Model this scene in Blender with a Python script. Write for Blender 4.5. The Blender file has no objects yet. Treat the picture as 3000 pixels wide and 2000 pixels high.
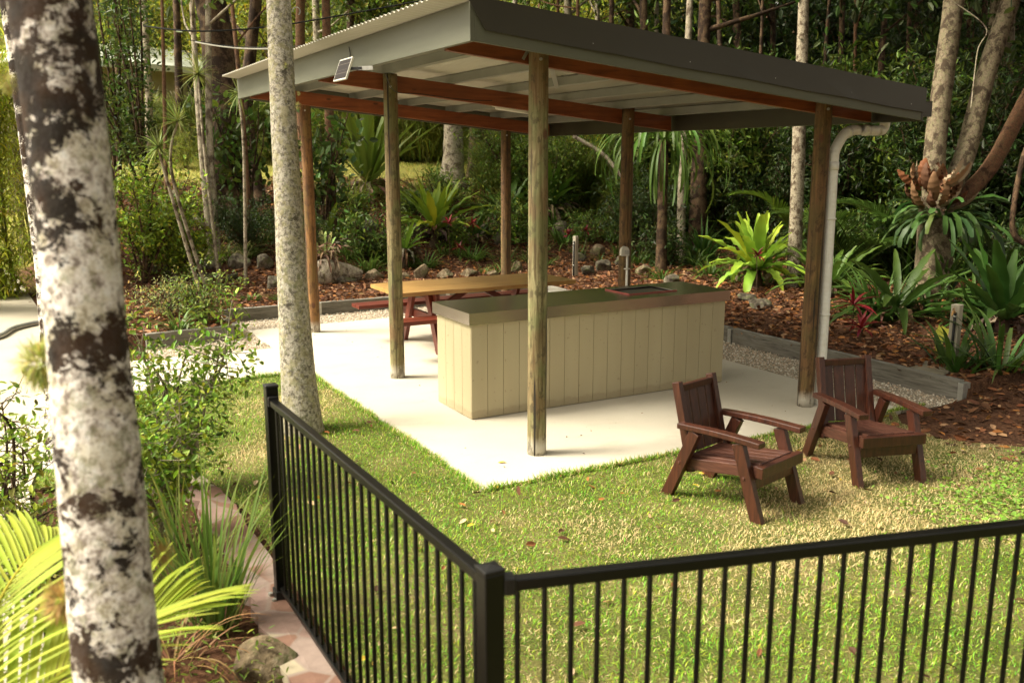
import bpy, math, random
import numpy as np
from mathutils import Matrix, Vector
rng = np.random.default_rng(7); random.seed(7)
R_ = math.radians
sc = bpy.context.scene
COL = sc.collection
# ------------------------------------------------------------------ camera
CP = np.array([-3.266, -5.5387, 2.1277])
FW = np.array([0.47387958, 0.8583871, -0.19649361])
RT = np.array([0.875388831, -0.483419016, -0.000670546])
UP = np.array([0.09556433, 0.17169055, 0.98050488])
FPX = 2670.36
cam = bpy.data.objects.new('camera', bpy.data.cameras.new('camera')); COL.objects.link(cam)
cam.matrix_world = Matrix(((RT[0], UP[0], -FW[0], CP[0]), (RT[1], UP[1], -FW[1], CP[1]), (RT[2], UP[2], -FW[2], CP[2]), (0, 0, 0, 1)))
cam.data.sensor_width = 36; cam.data.lens = FPX / 3000 * 36
cam.data.clip_start = 0.05; cam.data.clip_end = 2000
cam.data.dof.use_dof = True; cam.data.dof.focus_distance = 8.2; cam.data.dof.aperture_fstop = 2.8
sc.camera = cam
# ------------------------------------------------------------------ world, sun
SUN_AZ = np.array([-0.90, 0.42]); SUN_EL = 48.0
w = bpy.data.worlds.new('World'); sc.world = w; w.use_nodes = True
nt = w.node_tree; bg = nt.nodes['Background']
sky = nt.nodes.new('ShaderNodeTexSky'); sky.sky_type = 'NISHITA'; sky.sun_disc = False
sky.sun_elevation = R_(SUN_EL); sky.sun_rotation = math.atan2(SUN_AZ[0], SUN_AZ[1])
sky.dust_density = 5; sky.air_density = 1.2
hs = nt.nodes.new('ShaderNodeHueSaturation'); hs.inputs['Saturation'].default_value = 0.15   # overcast: nearly grey
tint = nt.nodes.new('ShaderNodeMixRGB'); tint.blend_type = 'MULTIPLY'; tint.inputs[0].default_value = 1
tint.inputs[2].default_value = (1.0, 0.93, 0.78, 1)
nt.links.new(sky.outputs[0], hs.inputs['Color']); nt.links.new(hs.outputs[0], tint.inputs[1]); nt.links.new(tint.outputs[0], bg.inputs[0])
bg.inputs[1].default_value = 0.068
sun = bpy.data.objects.new('sun', bpy.data.lights.new('sun', 'SUN')); COL.objects.link(sun)
sun.data.energy = 1.5; sun.data.angle = R_(22); sun.data.color = (1.0, 0.93, 0.77)
sd = Vector((SUN_AZ[0] / np.hypot(*SUN_AZ) * math.cos(R_(SUN_EL)), SUN_AZ[1] / np.hypot(*SUN_AZ) * math.cos(R_(SUN_EL)), math.sin(R_(SUN_EL))))
sun.rotation_euler = sd.to_track_quat('Z', 'Y').to_euler()
sc.view_settings.view_transform = 'Standard'; sc.view_settings.look = 'None'
sc.view_settings.exposure = 2.45; sc.view_settings.gamma = 1.0
sc.render.engine = 'CYCLES'
sc.cycles.max_bounces = 6; sc.cycles.transparent_max_bounces = 6; sc.cycles.diffuse_bounces = 3; sc.cycles.glossy_bounces = 3

# ------------------------------------------------------------------ helpers: terrain height, rays
def sstep(a, b, x): t = np.clip((x - a) / (b - a), 0, 1); return t * t * (3 - 2 * t)
def Hf(x, y):
    x = np.asarray(x, float); y = np.asarray(y, float)
    y0 = np.where(x < -0.93, 5.60, 6.87)
    s = y - y0
    s2 = y - 6.87
    f = 0.13 + 0.035 * s + 0.205 * np.clip(s2 - 2.3, 0, 6.2) + 0.045 * np.clip(s2 - 8.5, 0, 20) + 0.26 * np.clip(s2 - 26, 0, 80)
    f = f + 0.05 * np.sin(x * 1.7 + y * .6) * sstep(2, 5, s2) + 0.04 * np.sin(x * .9 - y * 1.3) * sstep(2, 5, s2)
    f = np.where(s < 0, -0.05, f)
    f = -0.05 + (f + 0.05) * sstep(-2.95, -2.1, x)
    t = x - 4.16
    g = 0.13 + 0.035 * t + 0.07 * np.clip(t - 4, 0, 200) + 0.1 * np.clip(t - 14, 0, 200)
    g = g + 0.04 * np.sin(x * 1.1 + y * 1.9) * sstep(1, 4, t)
    g = np.where(t < 0, -0.05, g)
    soft = -0.012 + 0.142 * sstep(3.4, 5.6, x) + 0.035 * np.clip(t, 0, 99) + 0.07 * np.clip(t - 4, 0, 200)
    g = np.where(y < -0.56, soft - 0.01, g)
    g = np.where((y < -0.56) & (x < 3.4), np.where(x > 2.6, -0.022, -0.05), g)
    l = 0.25 * np.clip(-x - 8, 0, 30)
    return np.maximum(np.maximum(f, g), -0.05 + l)
def G(px, py, dz=0.0):
    """point of the ground seen at photo position (2352-wide scale)"""
    r = FW + RT * (px * 1.2755 - 1500) / FPX - UP * (py * 1.2755 - 1000) / FPX
    t = np.arange(1.5, 90, 0.02)
    P = CP + r * t[:, None]
    k = np.nonzero(P[:, 2] < Hf(P[:, 0], P[:, 1]) + dz)[0]
    i = k[0] if len(k) else len(t) - 1
    return P[i]
def DEP(p): return float((np.asarray(p) - CP) @ FW)
def AT(px, py, dep): return CP + (FW + RT * (px * 1.2755 - 1500) / FPX - UP * (py * 1.2755 - 1000) / FPX) * dep
def PX(p):
    q = np.asarray(p, float) - CP; z = q @ FW
    return np.array([(1500 + FPX * (q @ RT) / z) / 1.2755, (1000 - FPX * (q @ UP) / z) / 1.2755])
def COLM(px, dep):
    """ground point in picture column px at camera depth dep"""
    a = CP[:2] + FW[:2] / np.hypot(*FW[:2]) * dep + RT[:2] * (px * 1.2755 - 1500) / FPX * dep
    return np.array([a[0], a[1], float(Hf(a[0], a[1]))])

# ------------------------------------------------------------------ helpers: objects
def tag(o, label=None, cat=None, group=None, kind=None):
    if label: o['label'] = label
    if cat: o['category'] = cat
    if group: o['group'] = group
    if kind: o['kind'] = kind
    return o
def empty(name, loc=(0, 0, 0), rz=0.0):
    o = bpy.data.objects.new(name, None); COL.objects.link(o); o.location = [float(v) for v in loc]; o.rotation_euler = (0, 0, rz)
    o.empty_display_size = 0.1
    return o
def kids(o): return [c for c in bpy.data.objects if c.parent == o]
def copy_tree(o, parent=None):
    ch = kids(o)
    c = o.copy(); COL.objects.link(c)
    if parent is not None: c.parent = parent
    for k in ch: copy_tree(k, c)
    return c
def fmesh(name, V, loops, sizes, mat, parent=None, col=None, smooth=False):
    me = bpy.data.meshes.new(name)
    V = np.asarray(V, np.float32); loops = np.asarray(loops, np.int32); sizes = np.asarray(sizes, np.int32)
    me.vertices.add(len(V)); me.vertices.foreach_set('co', V.ravel())
    me.loops.add(len(loops)); me.loops.foreach_set('vertex_index', loops)
    me.polygons.add(len(sizes)); st = np.concatenate([[0], np.cumsum(sizes)[:-1]]).astype(np.int32)
    me.polygons.foreach_set('loop_start', st)
    me.polygons.foreach_set('loop_total', sizes)
    me.polygons.foreach_set('use_smooth', np.full(len(sizes), smooth))
    if col is not None:
        a = me.color_attributes.new('Col', 'FLOAT_COLOR', 'POINT')
        c4 = np.ones((len(V), 4), np.float32); c4[:, :3] = col; a.data.foreach_set('color', c4.ravel())
    me.update(calc_edges=True)
    me.materials.append(mat)
    o = bpy.data.objects.new(name, me); COL.objects.link(o)
    if parent is not None: o.parent = parent
    return o
class MB:
    def __init__(s): s.V = []; s.L = []; s.S = []; s.C = []; s.n = 0
    def add(s, V, faces, col=None):
        V = np.asarray(V, float).reshape(-1, 3)
        for f in faces: s.L.append(np.asarray(f) + s.n); s.S.append(len(f))
        s.V.append(V); s.n += len(V)
        s.C.append(np.tile(col if col is not None else (1, 1, 1), (len(V), 1)))
        return s
    def addq(s, V, Q, col=None):
        V = np.asarray(V, float).reshape(-1, 3); Q = np.asarray(Q, int)
        s.L.append((Q + s.n).ravel()); s.S.extend([Q.shape[1]] * len(Q)); s.V.append(V); s.n += len(V)
        c = np.asarray(col if col is not None else (1, 1, 1), float)
        s.C.append(np.tile(c, (len(V), 1)) if c.ndim == 1 else c)
        return s
    def box(s, x0, x1, y0, y1, z0, z1):
        V = [(x, y, z) for x in (x0, x1) for y in (y0, y1) for z in (z0, z1)]
        return s.add(V, [(0, 1, 3, 2), (4, 6, 7, 5), (0, 4, 5, 1), (2, 3, 7, 6), (0, 2, 6, 4), (1, 5, 7, 3)])
    def bar(s, a, b, w, h, side=(0, 1, 0)):
        """box from a to b; w across along side, h along the third axis"""
        a = np.array(a, float); b = np.array(b, float); d = (b - a) / np.linalg.norm(b - a)
        sd_ = np.array(side, float); sd_ -= d * (sd_ @ d); sd_ /= np.linalg.norm(sd_); u = np.cross(d, sd_)
        V = []
        for p in (a, b):
            for i in (-.5, .5):
                for j in (-.5, .5): V.append(p + sd_ * i * w + u * j * h)
        return s.add(V, [(0, 1, 3, 2), (4, 6, 7, 5), (0, 4, 5, 1), (2, 3, 7, 6), (0, 2, 6, 4), (1, 5, 7, 3)])
    def tube(s, P, rad, n=12, noise=0.0, caps=True, seed=0, oval=None):
        P = np.asarray(P, float); m = len(P); rad = np.broadcast_to(np.asarray(rad, float), (m,))
        T = np.gradient(P, axis=0); T /= np.linalg.norm(T, axis=1)[:, None] + 1e-9
        ref = np.array([1., 0, 0]) if abs(T[:, 0]).mean() < .7 else np.array([0, 1., 0])
        A = ref - T * (T @ ref)[:, None]; A /= np.linalg.norm(A, axis=1)[:, None]; B = np.cross(T, A)
        th = np.arange(n) / n * 2 * np.pi
        rr = rad[:, None] * np.ones(n)
        if noise:
            g = np.random.default_rng(seed); ph = g.uniform(0, 6.28, 6)
            L = np.cumsum(np.r_[0, np.linalg.norm(np.diff(P, axis=0), axis=1)])[:, None]
            rr = rr * (1 + noise * (np.sin(th * 2 + L * 1.3 + ph[0]) * .5 + np.sin(th * 3 - L * 2.7 + ph[1]) * .35 + np.sin(th * 5 + L * 7 + ph[2]) * .2 + np.sin(L * 11 + ph[3]) * .2))
        V = P[:, None] + A[:, None] * (np.cos(th)[:, None] * rr[..., None]) + B[:, None] * (np.sin(th)[:, None] * rr[..., None])
        i = np.arange(m - 1)[:, None] * n; j = np.arange(n)[None]; j2 = (j + 1) % n
        Q = np.stack([i + j, i + j2, i + n + j2, i + n + j], -1).reshape(-1, 4)
        b0 = s.n
        s.addq(V.reshape(-1, 3), Q)
        if caps:
            s.L.append(b0 + np.arange(n)[::-1]); s.S.append(n); s.L.append(b0 + (m - 1) * n + np.arange(n)); s.S.append(n)
        return s
    def build(s, name, mat, parent=None, smooth=False, bevel=0, col=False):
        o = fmesh(name, np.concatenate(s.V), np.concatenate([np.asarray(l).ravel() for l in s.L]), s.S, mat, parent, np.concatenate(s.C) if col else None, smooth)
        if bevel:
            b = o.modifiers.new('bevel', 'BEVEL'); b.width = bevel; b.segments = 2; b.limit_method = 'ANGLE'
        return o
def path(pts, n=24):
    """smooth polyline through pts"""
    P = np.asarray(pts, float); k = np.linspace(0, len(P) - 1, n); i = np.clip(k.astype(int), 0, len(P) - 2); t = (k - i)[:, None]
    g = lambda j: P[np.clip(j, 0, len(P) - 1)]
    p0, p1, p2, p3 = g(i - 1), g(i), g(i + 1), g(i + 2)
    return .5 * ((2 * p1) + (-p0 + p2) * t + (2 * p0 - 5 * p1 + 4 * p2 - p3) * t ** 2 + (-p0 + 3 * p1 - 3 * p2 + p3) * t ** 3)
def ribbons(mb, base, az, el, length, width, bend, seg=6, prof=None, fold=0.0, wave=0.0, col=None, g=rng, twist=0.0, tipcol=None):
    """many strap leaves at once; el start elevation (rad), bend total change of elevation"""
    base = np.asarray(base, float); n = len(base)
    bc = lambda v: np.broadcast_to(np.asarray(v, float), (n,))
    az, el, length, width, bend = map(bc, (az, el, length, width, bend))
    t = np.linspace(0, 1, seg + 1); e = el[:, None] - bend[:, None] * t[None] ** 1.3
    st = (length / seg)[:, None]
    dx = np.cos(e) * np.cos(az)[:, None] * st; dy = np.cos(e) * np.sin(az)[:, None] * st; dz = np.sin(e) * st
    c = np.stack([dx, dy, dz], -1); c = np.concatenate([np.zeros((n, 1, 3)), np.cumsum(c[:, :-1], 1)], 1) + base[:, None]
    p = prof(t) if prof else np.sin(np.pi * (t * .85 + .12)) ** .7
    wd = width[:, None] * p[None] * .5
    tw = g.uniform(-twist, twist, n)[:, None] * t[None] if twist else np.zeros((n, seg + 1))
    side = np.stack([-np.sin(az), np.cos(az), np.zeros(n)], -1)[:, None] * np.ones((1, seg + 1, 1))
    nor = np.stack([-np.sin(e) * np.cos(az)[:, None], -np.sin(e) * np.sin(az)[:, None], np.cos(e)], -1)
    S = side * np.cos(tw)[..., None] + nor * np.sin(tw)[..., None]
    wv = wave * np.sin(t[None] * seg * 1.9 + g.uniform(0, 6, n)[:, None]) * width[:, None] * p[None] if wave else 0
    wv2 = wave * np.sin(t[None] * seg * 2.1 + g.uniform(0, 6, n)[:, None]) * width[:, None] * p[None] if wave else 0
    up = fold * wd
    Lf = c + S * wd[..., None] + nor * (up + wv)[..., None]
    Rg = c - S * wd[..., None] + nor * (up + wv2)[..., None]
    if fold or wave:
        V = np.stack([Lf, c, Rg], 2); k = 3
    else:
        V = np.stack([Lf, Rg], 2); k = 2
    m = seg + 1
    b = (np.arange(n) * m * k)[:, None, None]; i = (np.arange(seg) * k)[None, :, None]; j = np.arange(k - 1)[None, None]
    o = b + i + j
    Q = np.stack([o, o + 1, o + k + 1, o + k], -1).reshape(-1, 4)
    if col is not None:
        cc = np.asarray(col, float)
        if cc.ndim == 1: cc = np.tile(cc, (n, 1))
        cc = np.repeat(cc[:, None], m, 1)
        if tipcol is not None: cc = cc * (1 - t[None, :, None] ** 3) + np.asarray(tipcol)[None, None] * t[None, :, None] ** 3
        cc = np.repeat(cc[:, :, None], k, 2).reshape(-1, 3)
    else: cc = None
    mb.addq(V.reshape(-1, 3), Q, cc)
LEAF = np.array([(0, 0, 0), (.28, .2, .05), (.68, .19, .04), (1, 0, -.06), (.68, -.19, .04), (.28, -.2, .05)], float)
LEAFQ = np.array([(0, 1, 2, 3), (0, 3, 4, 5)])
def leaves(mb, P, D, size, col, g=rng, wid=1.0, flip=0.6):
    """P positions, D leaf directions; leaf blades of given length"""
    n = len(P); D = D / (np.linalg.norm(D, axis=1)[:, None] + 1e-9)
    N = np.array([0, 0, 1.]) + g.normal(0, flip, (n, 3)); N -= D * (N * D).sum(1)[:, None]; N /= np.linalg.norm(N, axis=1)[:, None] + 1e-9
    S = np.cross(N, D); size = np.broadcast_to(size, (n,))
    T = LEAF * np.array([1, wid, 1])
    V = P[:, None] + size[:, None, None] * (D[:, None] * T[None, :, :1] + S[:, None] * T[None, :, 1:2] + N[:, None] * T[None, :, 2:3])
    Q = (np.arange(n)[:, None, None] * 6 + LEAFQ[None]).reshape(-1, 4)
    mb.addq(V.reshape(-1, 3), Q, np.repeat(np.asarray(col) * np.ones((n, 3)), 6, 0))
def rsph(n, g=rng):
    v = g.normal(size=(n, 3)); return v / np.linalg.norm(v, axis=1)[:, None]
def jcol(base, n, amt=.25, g=rng, hue=.12):
    b = np.asarray(base, float)[None] * np.exp(g.normal(0, amt, (n, 1))) * np.exp(g.normal(0, hue, (n, 3)))
    return np.clip(b, 0, .9)

# ------------------------------------------------------------------ helpers: materials
def newmat(name):
    m = bpy.data.materials.new(name); m.use_nodes = True
    return m, m.node_tree, m.node_tree.nodes['Principled BSDF']
def coords(nt, scale=(1, 1, 1), space='Object'):
    tc = nt.nodes.new('ShaderNodeTexCoord'); mp = nt.nodes.new('ShaderNodeMapping'); mp.inputs['Scale'].default_value = scale
    nt.links.new(tc.outputs[space], mp.inputs[0]); return mp.outputs[0]
def noise(nt, vec, scale, detail=4, rough=.55, dist=0):
    n = nt.nodes.new('ShaderNodeTexNoise'); n.inputs['Scale'].default_value = scale; n.inputs['Detail'].default_value = detail
    n.inputs['Roughness'].default_value = rough; n.inputs['Distortion'].default_value = dist
    nt.links.new(vec, n.inputs['Vector']); return n.outputs['Fac']
def ramp(nt, fac, stops, interp='LINEAR'):
    r = nt.nodes.new('ShaderNodeValToRGB'); r.color_ramp.interpolation = interp
    while len(r.color_ramp.elements) < len(stops): r.color_ramp.elements.new(.5)
    for e, (p, c) in zip(r.color_ramp.elements, stops):
        e.position = p; e.color = (c, c, c, 1) if isinstance(c, (int, float)) else (*c, 1)
    nt.links.new(fac, r.inputs[0]); return r.outputs[0]
def mixc(nt, fac, a, b, mode='MIX'):
    m = nt.nodes.new('ShaderNodeMixRGB'); m.blend_type = mode
    for i, v in ((0, fac), (1, a), (2, b)):
        if isinstance(v, (int, float)): m.inputs[i].default_value = v if i == 0 else (v, v, v, 1)
        elif isinstance(v, tuple): m.inputs[i].default_value = (*v, 1)
        else: nt.links.new(v, m.inputs[i])
    return m.outputs[0]
def bump(nt, bs, h, strength=.4, dist=.01):
    b = nt.nodes.new('ShaderNodeBump'); b.inputs['Strength'].default_value = strength; b.inputs['Distance'].default_value = dist
    nt.links.new(h, b.inputs['Height']); nt.links.new(b.outputs[0], bs.inputs['Normal'])
def simple(name, stops, scale=5, stretch=(1, 1, 1), rough=.7, bmp=.3, bd=.005, metal=0, detail=6, fine=None, spec=.4, coat=0):
    m, nt, bs = newmat(name); v = coords(nt, stretch); f = noise(nt, v, scale, detail)
    c = ramp(nt, f, stops)
    if fine:
        f2 = noise(nt, v, fine[0], 4); c = mixc(nt, fine[1], c, ramp(nt, f2, [(.3, fine[2]), (.7, (1, 1, 1))]), 'MULTIPLY')
    nt.links.new(c, bs.inputs['Base Color']); bs.inputs['Roughness'].default_value = rough; bs.inputs['Metallic'].default_value = metal
    bs.inputs['Specular IOR Level'].default_value = spec
    if coat: bs.inputs['Coat Weight'].default_value = coat; bs.inputs['Coat Roughness'].default_value = .25
    if bmp: bump(nt, bs, f if not fine else noise(nt, v, fine[0], 4), bmp, bd)
    return m
def leafmat(name, trans=.35, rough=.45, spec=.4, randomize=.0):
    m, nt, bs = newmat(name)
    a = nt.nodes.new('ShaderNodeAttribute'); a.attribute_name = 'Col'
    c = a.outputs['Color']
    if randomize:
        oi = nt.nodes.new('ShaderNodeObjectInfo')
        c = mixc(nt, 1.0, c, ramp(nt, oi.outputs['Random'], [(0, (1 - randomize, 1 - randomize * .9, 1 - randomize)), (.5, (1, 1, 1)), (1, (1 + randomize * .9, 1 + randomize * .6, 1))]), 'MULTIPLY')
    nt.links.new(c, bs.inputs['Base Color']); bs.inputs['Roughness'].default_value = rough; bs.inputs['Specular IOR Level'].default_value = spec
    tr = nt.nodes.new('ShaderNodeBsdfTranslucent'); nt.links.new(c, tr.inputs[0])
    mx = nt.nodes.new('ShaderNodeMixShader'); mx.inputs[0].default_value = trans
    nt.links.new(bs.outputs[0], mx.inputs[1]); nt.links.new(tr.outputs[0], mx.inputs[2])
    nt.links.new(mx.outputs[0], nt.nodes['Material Output'].inputs[0]); return m
M = {}
M['leaf'] = leafmat('leaf', .3, .5, .3, .25)
M['gloss_leaf'] = leafmat('gloss_leaf', .25, .5, .28, .1)
M['blade'] = leafmat('blade', .35, .6, .2)
M['litter'] = leafmat('litter', .1, .7, .2)
M['stone_col'] = leafmat('stone_col', 0, .8, .2)
M['green_metal'] = simple('green_metal', [(.3, (.026, .023, .013)), (.7, (.036, .032, .019))], 1.2, (1, 1, 1), .38, .05, .002, spec=.5, fine=(90, .25, (.8, .8, .8)))
M['sage_board'] = simple('sage_board', [(.3, (.088, .091, .062)), (.7, (.106, .109, .077))], 2, (1, 1, 6), .5, .15, .002, fine=(40, .3, (.8, .8, .78)))
M['sheet'] = simple('sheet', [(.3, (.31, .29, .225)), (.7, (.38, .355, .28))], .8, (1, 1, 1), .45, .02, .002)
M['purlin'] = simple('purlin', [(.3, (.22, .23, .195)), (.7, (.28, .285, .24))], 3, (1, 1, 1), .35, .02, .002, metal=.3)
M['black_metal'] = simple('black_metal', [(.3, (.0022, .0021, .0018)), (.7, (.004, .0036, .003))], 3, (1, 1, 1), .3, .08, .001, fine=(200, .2, (.7, .7, .7)), spec=.28)
M['pvc'] = simple('pvc', [(.35, (.76, .75, .70)), (.7, (.82, .81, .76))], 2, (1, 1, 2), .4, .02, .001, fine=(18, .4, (.75, .70, .60)))
M['grey_timber'] = simple('grey_timber', [(.3, (.10, .095, .075)), (.5, (.21, .20, .165)), (.75, (.30, .29, .25))], 4, (1, 1, 14), .85, .7, .006, fine=(14, .8, (.35, .33, .3)))
M['black'] = simple('black', [(.4, (.003, .003, .003)), (.6, (.006, .005, .004))], 5, rough=.5)
M['white_plastic'] = simple('white_plastic', [(.3, (.55, .54, .46)), (.7, (.65, .63, .55))], 5, rough=.4, bmp=0)
M['brass'] = simple('brass', [(.3, (.35, .2, .08)), (.7, (.5, .3, .12))], 9, rough=.4, metal=.8)
M['galv'] = simple('galv', [(.3, (.35, .35, .32)), (.7, (.5, .5, .46))], 20, rough=.4, metal=.7)
M['tan_paint'] = simple('tan_paint', [(.3, (.30, .27, .20)), (.7, (.38, .34, .26))], 3, rough=.7)
def timber_stain(name, a, b, dark, scale=3, rough=.45, axis='x'):
    m, nt, bs = newmat(name)
    st = {'x': (1, 12, 12), 'y': (12, 1, 12), 'z': (12, 12, 1)}[axis]
    v = coords(nt, st); f = noise(nt, v, scale, 6, .6, .6)
    c = ramp(nt, f, [(.28, dark), (.45, a), (.7, b)])
    k = noise(nt, coords(nt, (1, 1, 1)), 2.2, 3)
    c = mixc(nt, ramp(nt, k, [(.35, .45), (.65, 0.)]), c, dark)
    # knots
    vo = nt.nodes.new('ShaderNodeTexVoronoi'); vo.inputs['Scale'].default_value = 2.4; nt.links.new(coords(nt, (1, 2.5, 2.5)), vo.inputs['Vector'])
    c = mixc(nt, ramp(nt, vo.outputs['Distance'], [(.06, .85), (.11, 0.)]), c, tuple(x * .35 for x in dark))
    nt.links.new(c, bs.inputs['Base Color']); bs.inputs['Roughness'].default_value = rough
    bump(nt, bs, f, .25, .003); return m
M['beam'] = timber_stain('beam', (.21, .054, .015), (.29, .085, .025), (.10, .025, .008), 2.5)
M['red_timber'] = timber_stain('red_timber', (.115, .017, .007), (.16, .026, .011), (.06, .010, .005), 3)
M['chair_timber'] = timber_stain('chair_timber', (.046, .0125, .006), (.095, .028, .012), (.020, .006, .0035), 5, .42, 'z')
M['chair_worn'] = timber_stain('chair_worn', (.065, .020, .011), (.14, .055, .033), (.03, .010, .006), 6, .5, 'y')
M['pine'] = timber_stain('pine', (.38, .215, .065), (.48, .30, .11), (.25, .12, .035), 2.0, .35)
def post_mat(name='pole_timber', k=(1, 1, 1)):
    m, nt, bs = newmat(name)
    K = lambda c: tuple(x * y for x, y in zip(c, k))
    v = coords(nt, (14, 14, .8)); f = noise(nt, v, 2.6, 9, .7, .8)
    c = ramp(nt, f, [(.36, K((.045, .032, .012))), (.45, K((.13, .10, .04))), (.52, K((.20, .165, .075))), (.60, K((.30, .26, .13)))])
    big = noise(nt, coords(nt, (1.5, 1.5, .8)), 1.6, 3)
    c = mixc(nt, ramp(nt, big, [(.42, 0.), (.56, .6)]), c, (.14, .065, .024))
    g = noise(nt, coords(nt, (2.5, 2.5, 1.4)), 2.5, 3)
    c = mixc(nt, ramp(nt, g, [(.48, 0.), (.58, .5)]), c, K((.13, .15, .05)))
    vo = nt.nodes.new('ShaderNodeTexVoronoi'); vo.inputs['Scale'].default_value = 3.2; nt.links.new(coords(nt, (1.6, 1.6, 1)), vo.inputs['Vector'])
    c = mixc(nt, ramp(nt, vo.outputs['Distance'], [(.07, .9), (.15, 0.)]), c, (.10, .035, .015))
    # weathered pale foot
    sp = nt.nodes.new('ShaderNodeSeparateXYZ'); tc = nt.nodes.new('ShaderNodeTexCoord'); nt.links.new(tc.outputs['Object'], sp.inputs[0])
    ad = nt.nodes.new('ShaderNodeMath'); ad.operation = 'ADD'; nt.links.new(sp.outputs[2], ad.inputs[0])
    mu = nt.nodes.new('ShaderNodeMath'); mu.operation = 'MULTIPLY'; mu.inputs[1].default_value = -.12; nt.links.new(f, mu.inputs[0]); nt.links.new(mu.outputs[0], ad.inputs[1])
    c = mixc(nt, ramp(nt, ad.outputs[0], [(.0, .85), (.09, 0.)]), c, (.46, .43, .36))
    # long drying cracks
    cr = noise(nt, coords(nt, (26, 26, .35)), 1.0, 2)
    ck = ramp(nt, cr, [(.365, 1.), (.38, 0.)])
    bl = noise(nt, coords(nt, (1, 1, .6)), 16, 6, .7); c = mixc(nt, ramp(nt, bl, [(.52, 0.), (.60, .7)]), c, K((.06, .045, .018)))
    c = mixc(nt, ck, c, (.02, .014, .008))
    nt.links.new(c, bs.inputs['Base Color']); bs.inputs['Roughness'].default_value = .8
    bump(nt, bs, f, .5, .006); return m
M['pole'] = post_mat(); M['pole_brown'] = post_mat('pole_brown', (.62, .42, .28)); M['pole_rust'] = post_mat('pole_rust', (1.0, .58, .36))
def bark(name, pale, mid, dark, s=1.0, dk=.5, lich=(.42, .40, .16), la=.35, bd=.01):
    """mottled bark: pale skin, dark mould patches, yellow-green lichen"""
    m, nt, bs = newmat(name)
    v = coords(nt, (s, s, s * .8)); n1 = noise(nt, v, 3.0, 8, .62, .3); n2 = noise(nt, v, 11, 6, .7); n3 = noise(nt, v, 45, 4, .7)
    base = ramp(nt, n2, [(.40, mid), (.54, pale)])
    c = mixc(nt, ramp(nt, n3, [(.42, .75), (.52, 0.)]), base, tuple(x * .7 for x in mid))
    l = noise(nt, coords(nt, (s * 1.3, s * 1.3, s)), 7, 5, .6)
    c = mixc(nt, ramp(nt, l, [(.50, 0.), (.56, la)]), c, lich)
    comb = nt.nodes.new('ShaderNodeMath'); comb.operation = 'MULTIPLY_ADD'; comb.inputs[1].default_value = .45; nt.links.new(n3, comb.inputs[0]); nt.links.new(n1, comb.inputs[2])
    c = mixc(nt, ramp(nt, comb.outputs[0], [(dk + .20, 0.), (dk + .245, .93)]), c, dark)
    nt.links.new(c, bs.inputs['Base Color']); bs.inputs['Roughness'].default_value = .88; bs.inputs['Specular IOR Level'].default_value = .2
    h = mixc(nt, .5, n2, n3); bump(nt, bs, h, .9, bd); return m
def mottled(name='bark_mottled', c0=(.20, .165, .14), c1=(.52, .47, .42), c2=(.74, .70, .64), yel=(.46, .43, .26), ya=.35, d0=(.010, .006, .004), d1=(.030, .014, .006), t0=.517, bias=.05):
    m, nt, bs = newmat(name); v = coords(nt, (1, 1, .9))
    n1 = noise(nt, coords(nt, (1, 1, 1.15)), 15, 9, .76, .4); n2 = noise(nt, v, 34, 6, .75); n3 = noise(nt, v, 110, 4, .7); n4 = noise(nt, coords(nt, (1, 1, 1.2)), 4.5, 3, .5, .2)
    c = ramp(nt, n2, [(.40, c0), (.47, c1), (.54, c2), (.65, tuple(min(.75, x * 1.15) for x in c2))])
    c = mixc(nt, ramp(nt, n3, [(.38, .6), (.44, 0.)]), c, tuple(x * .8 for x in c0))
    c = mixc(nt, ramp(nt, noise(nt, v, 14, 6, .7), [(.50, 0.), (.56, ya)]), c, yel)
    c = mixc(nt, ramp(nt, noise(nt, coords(nt), 21, 5, .7), [(.55, 0.), (.60, .5)]), c, (.17, .18, .09))
    def madd(x, k, y):
        q = nt.nodes.new('ShaderNodeMath'); q.operation = 'MULTIPLY_ADD'; q.inputs[1].default_value = k; nt.links.new(x, q.inputs[0])
        if isinstance(y, float): q.inputs[2].default_value = y
        else: nt.links.new(y, q.inputs[2])
        return q.outputs[0]
    f = madd(n4, .42, madd(n2, .18, madd(n3, .08, madd(n1, .5, 0.))))
    sp = nt.nodes.new('ShaderNodeSeparateXYZ'); tc = nt.nodes.new('ShaderNodeTexCoord'); nt.links.new(tc.outputs['Object'], sp.inputs[0])
    zb = madd(sp.outputs[2], .5, -.78); f = madd(ramp(nt, zb, [(.33, 0.), (.45, 1.)]), bias, f)
    dk = mixc(nt, ramp(nt, noise(nt, v, 9, 3), [(.4, 0.), (.6, 1.)]), d0, d1)
    c = mixc(nt, ramp(nt, f, [(t0 + .080, 0.), (t0 + .098, .97)]), c, dk)
    nt.links.new(c, bs.inputs['Base Color']); bs.inputs['Roughness'].default_value = .92; bs.inputs['Specular IOR Level'].default_value = .12
    bump(nt, bs, mixc(nt, .5, n2, n3), 1.0, .01); return m
M['bark_mottled'] = mottled()
M['bark_lichen'] = mottled('bark_lichen', (.12, .105, .08), (.25, .225, .18), (.42, .385, .315), (.32, .29, .14), .5, (.07, .06, .045), (.10, .09, .06), .59, 0.)
M['bark_pale'] = bark('bark_pale', (.36, .31, .24), (.20, .16, .11), (.06, .04, .026), 2.2, .56, (.26, .26, .12), .3, .012)
M['bark_dim'] = bark('bark_dim', (.235, .19, .125), (.13, .095, .06), (.045, .03, .018), 3.0, .54, (.17, .18, .08), .35, .014)
M['bark_spot'] = bark('bark_spot', (.34, .30, .22), (.15, .11, .075), (.055, .035, .02), 5, .55, (.24, .22, .12), .3, .012)
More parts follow.
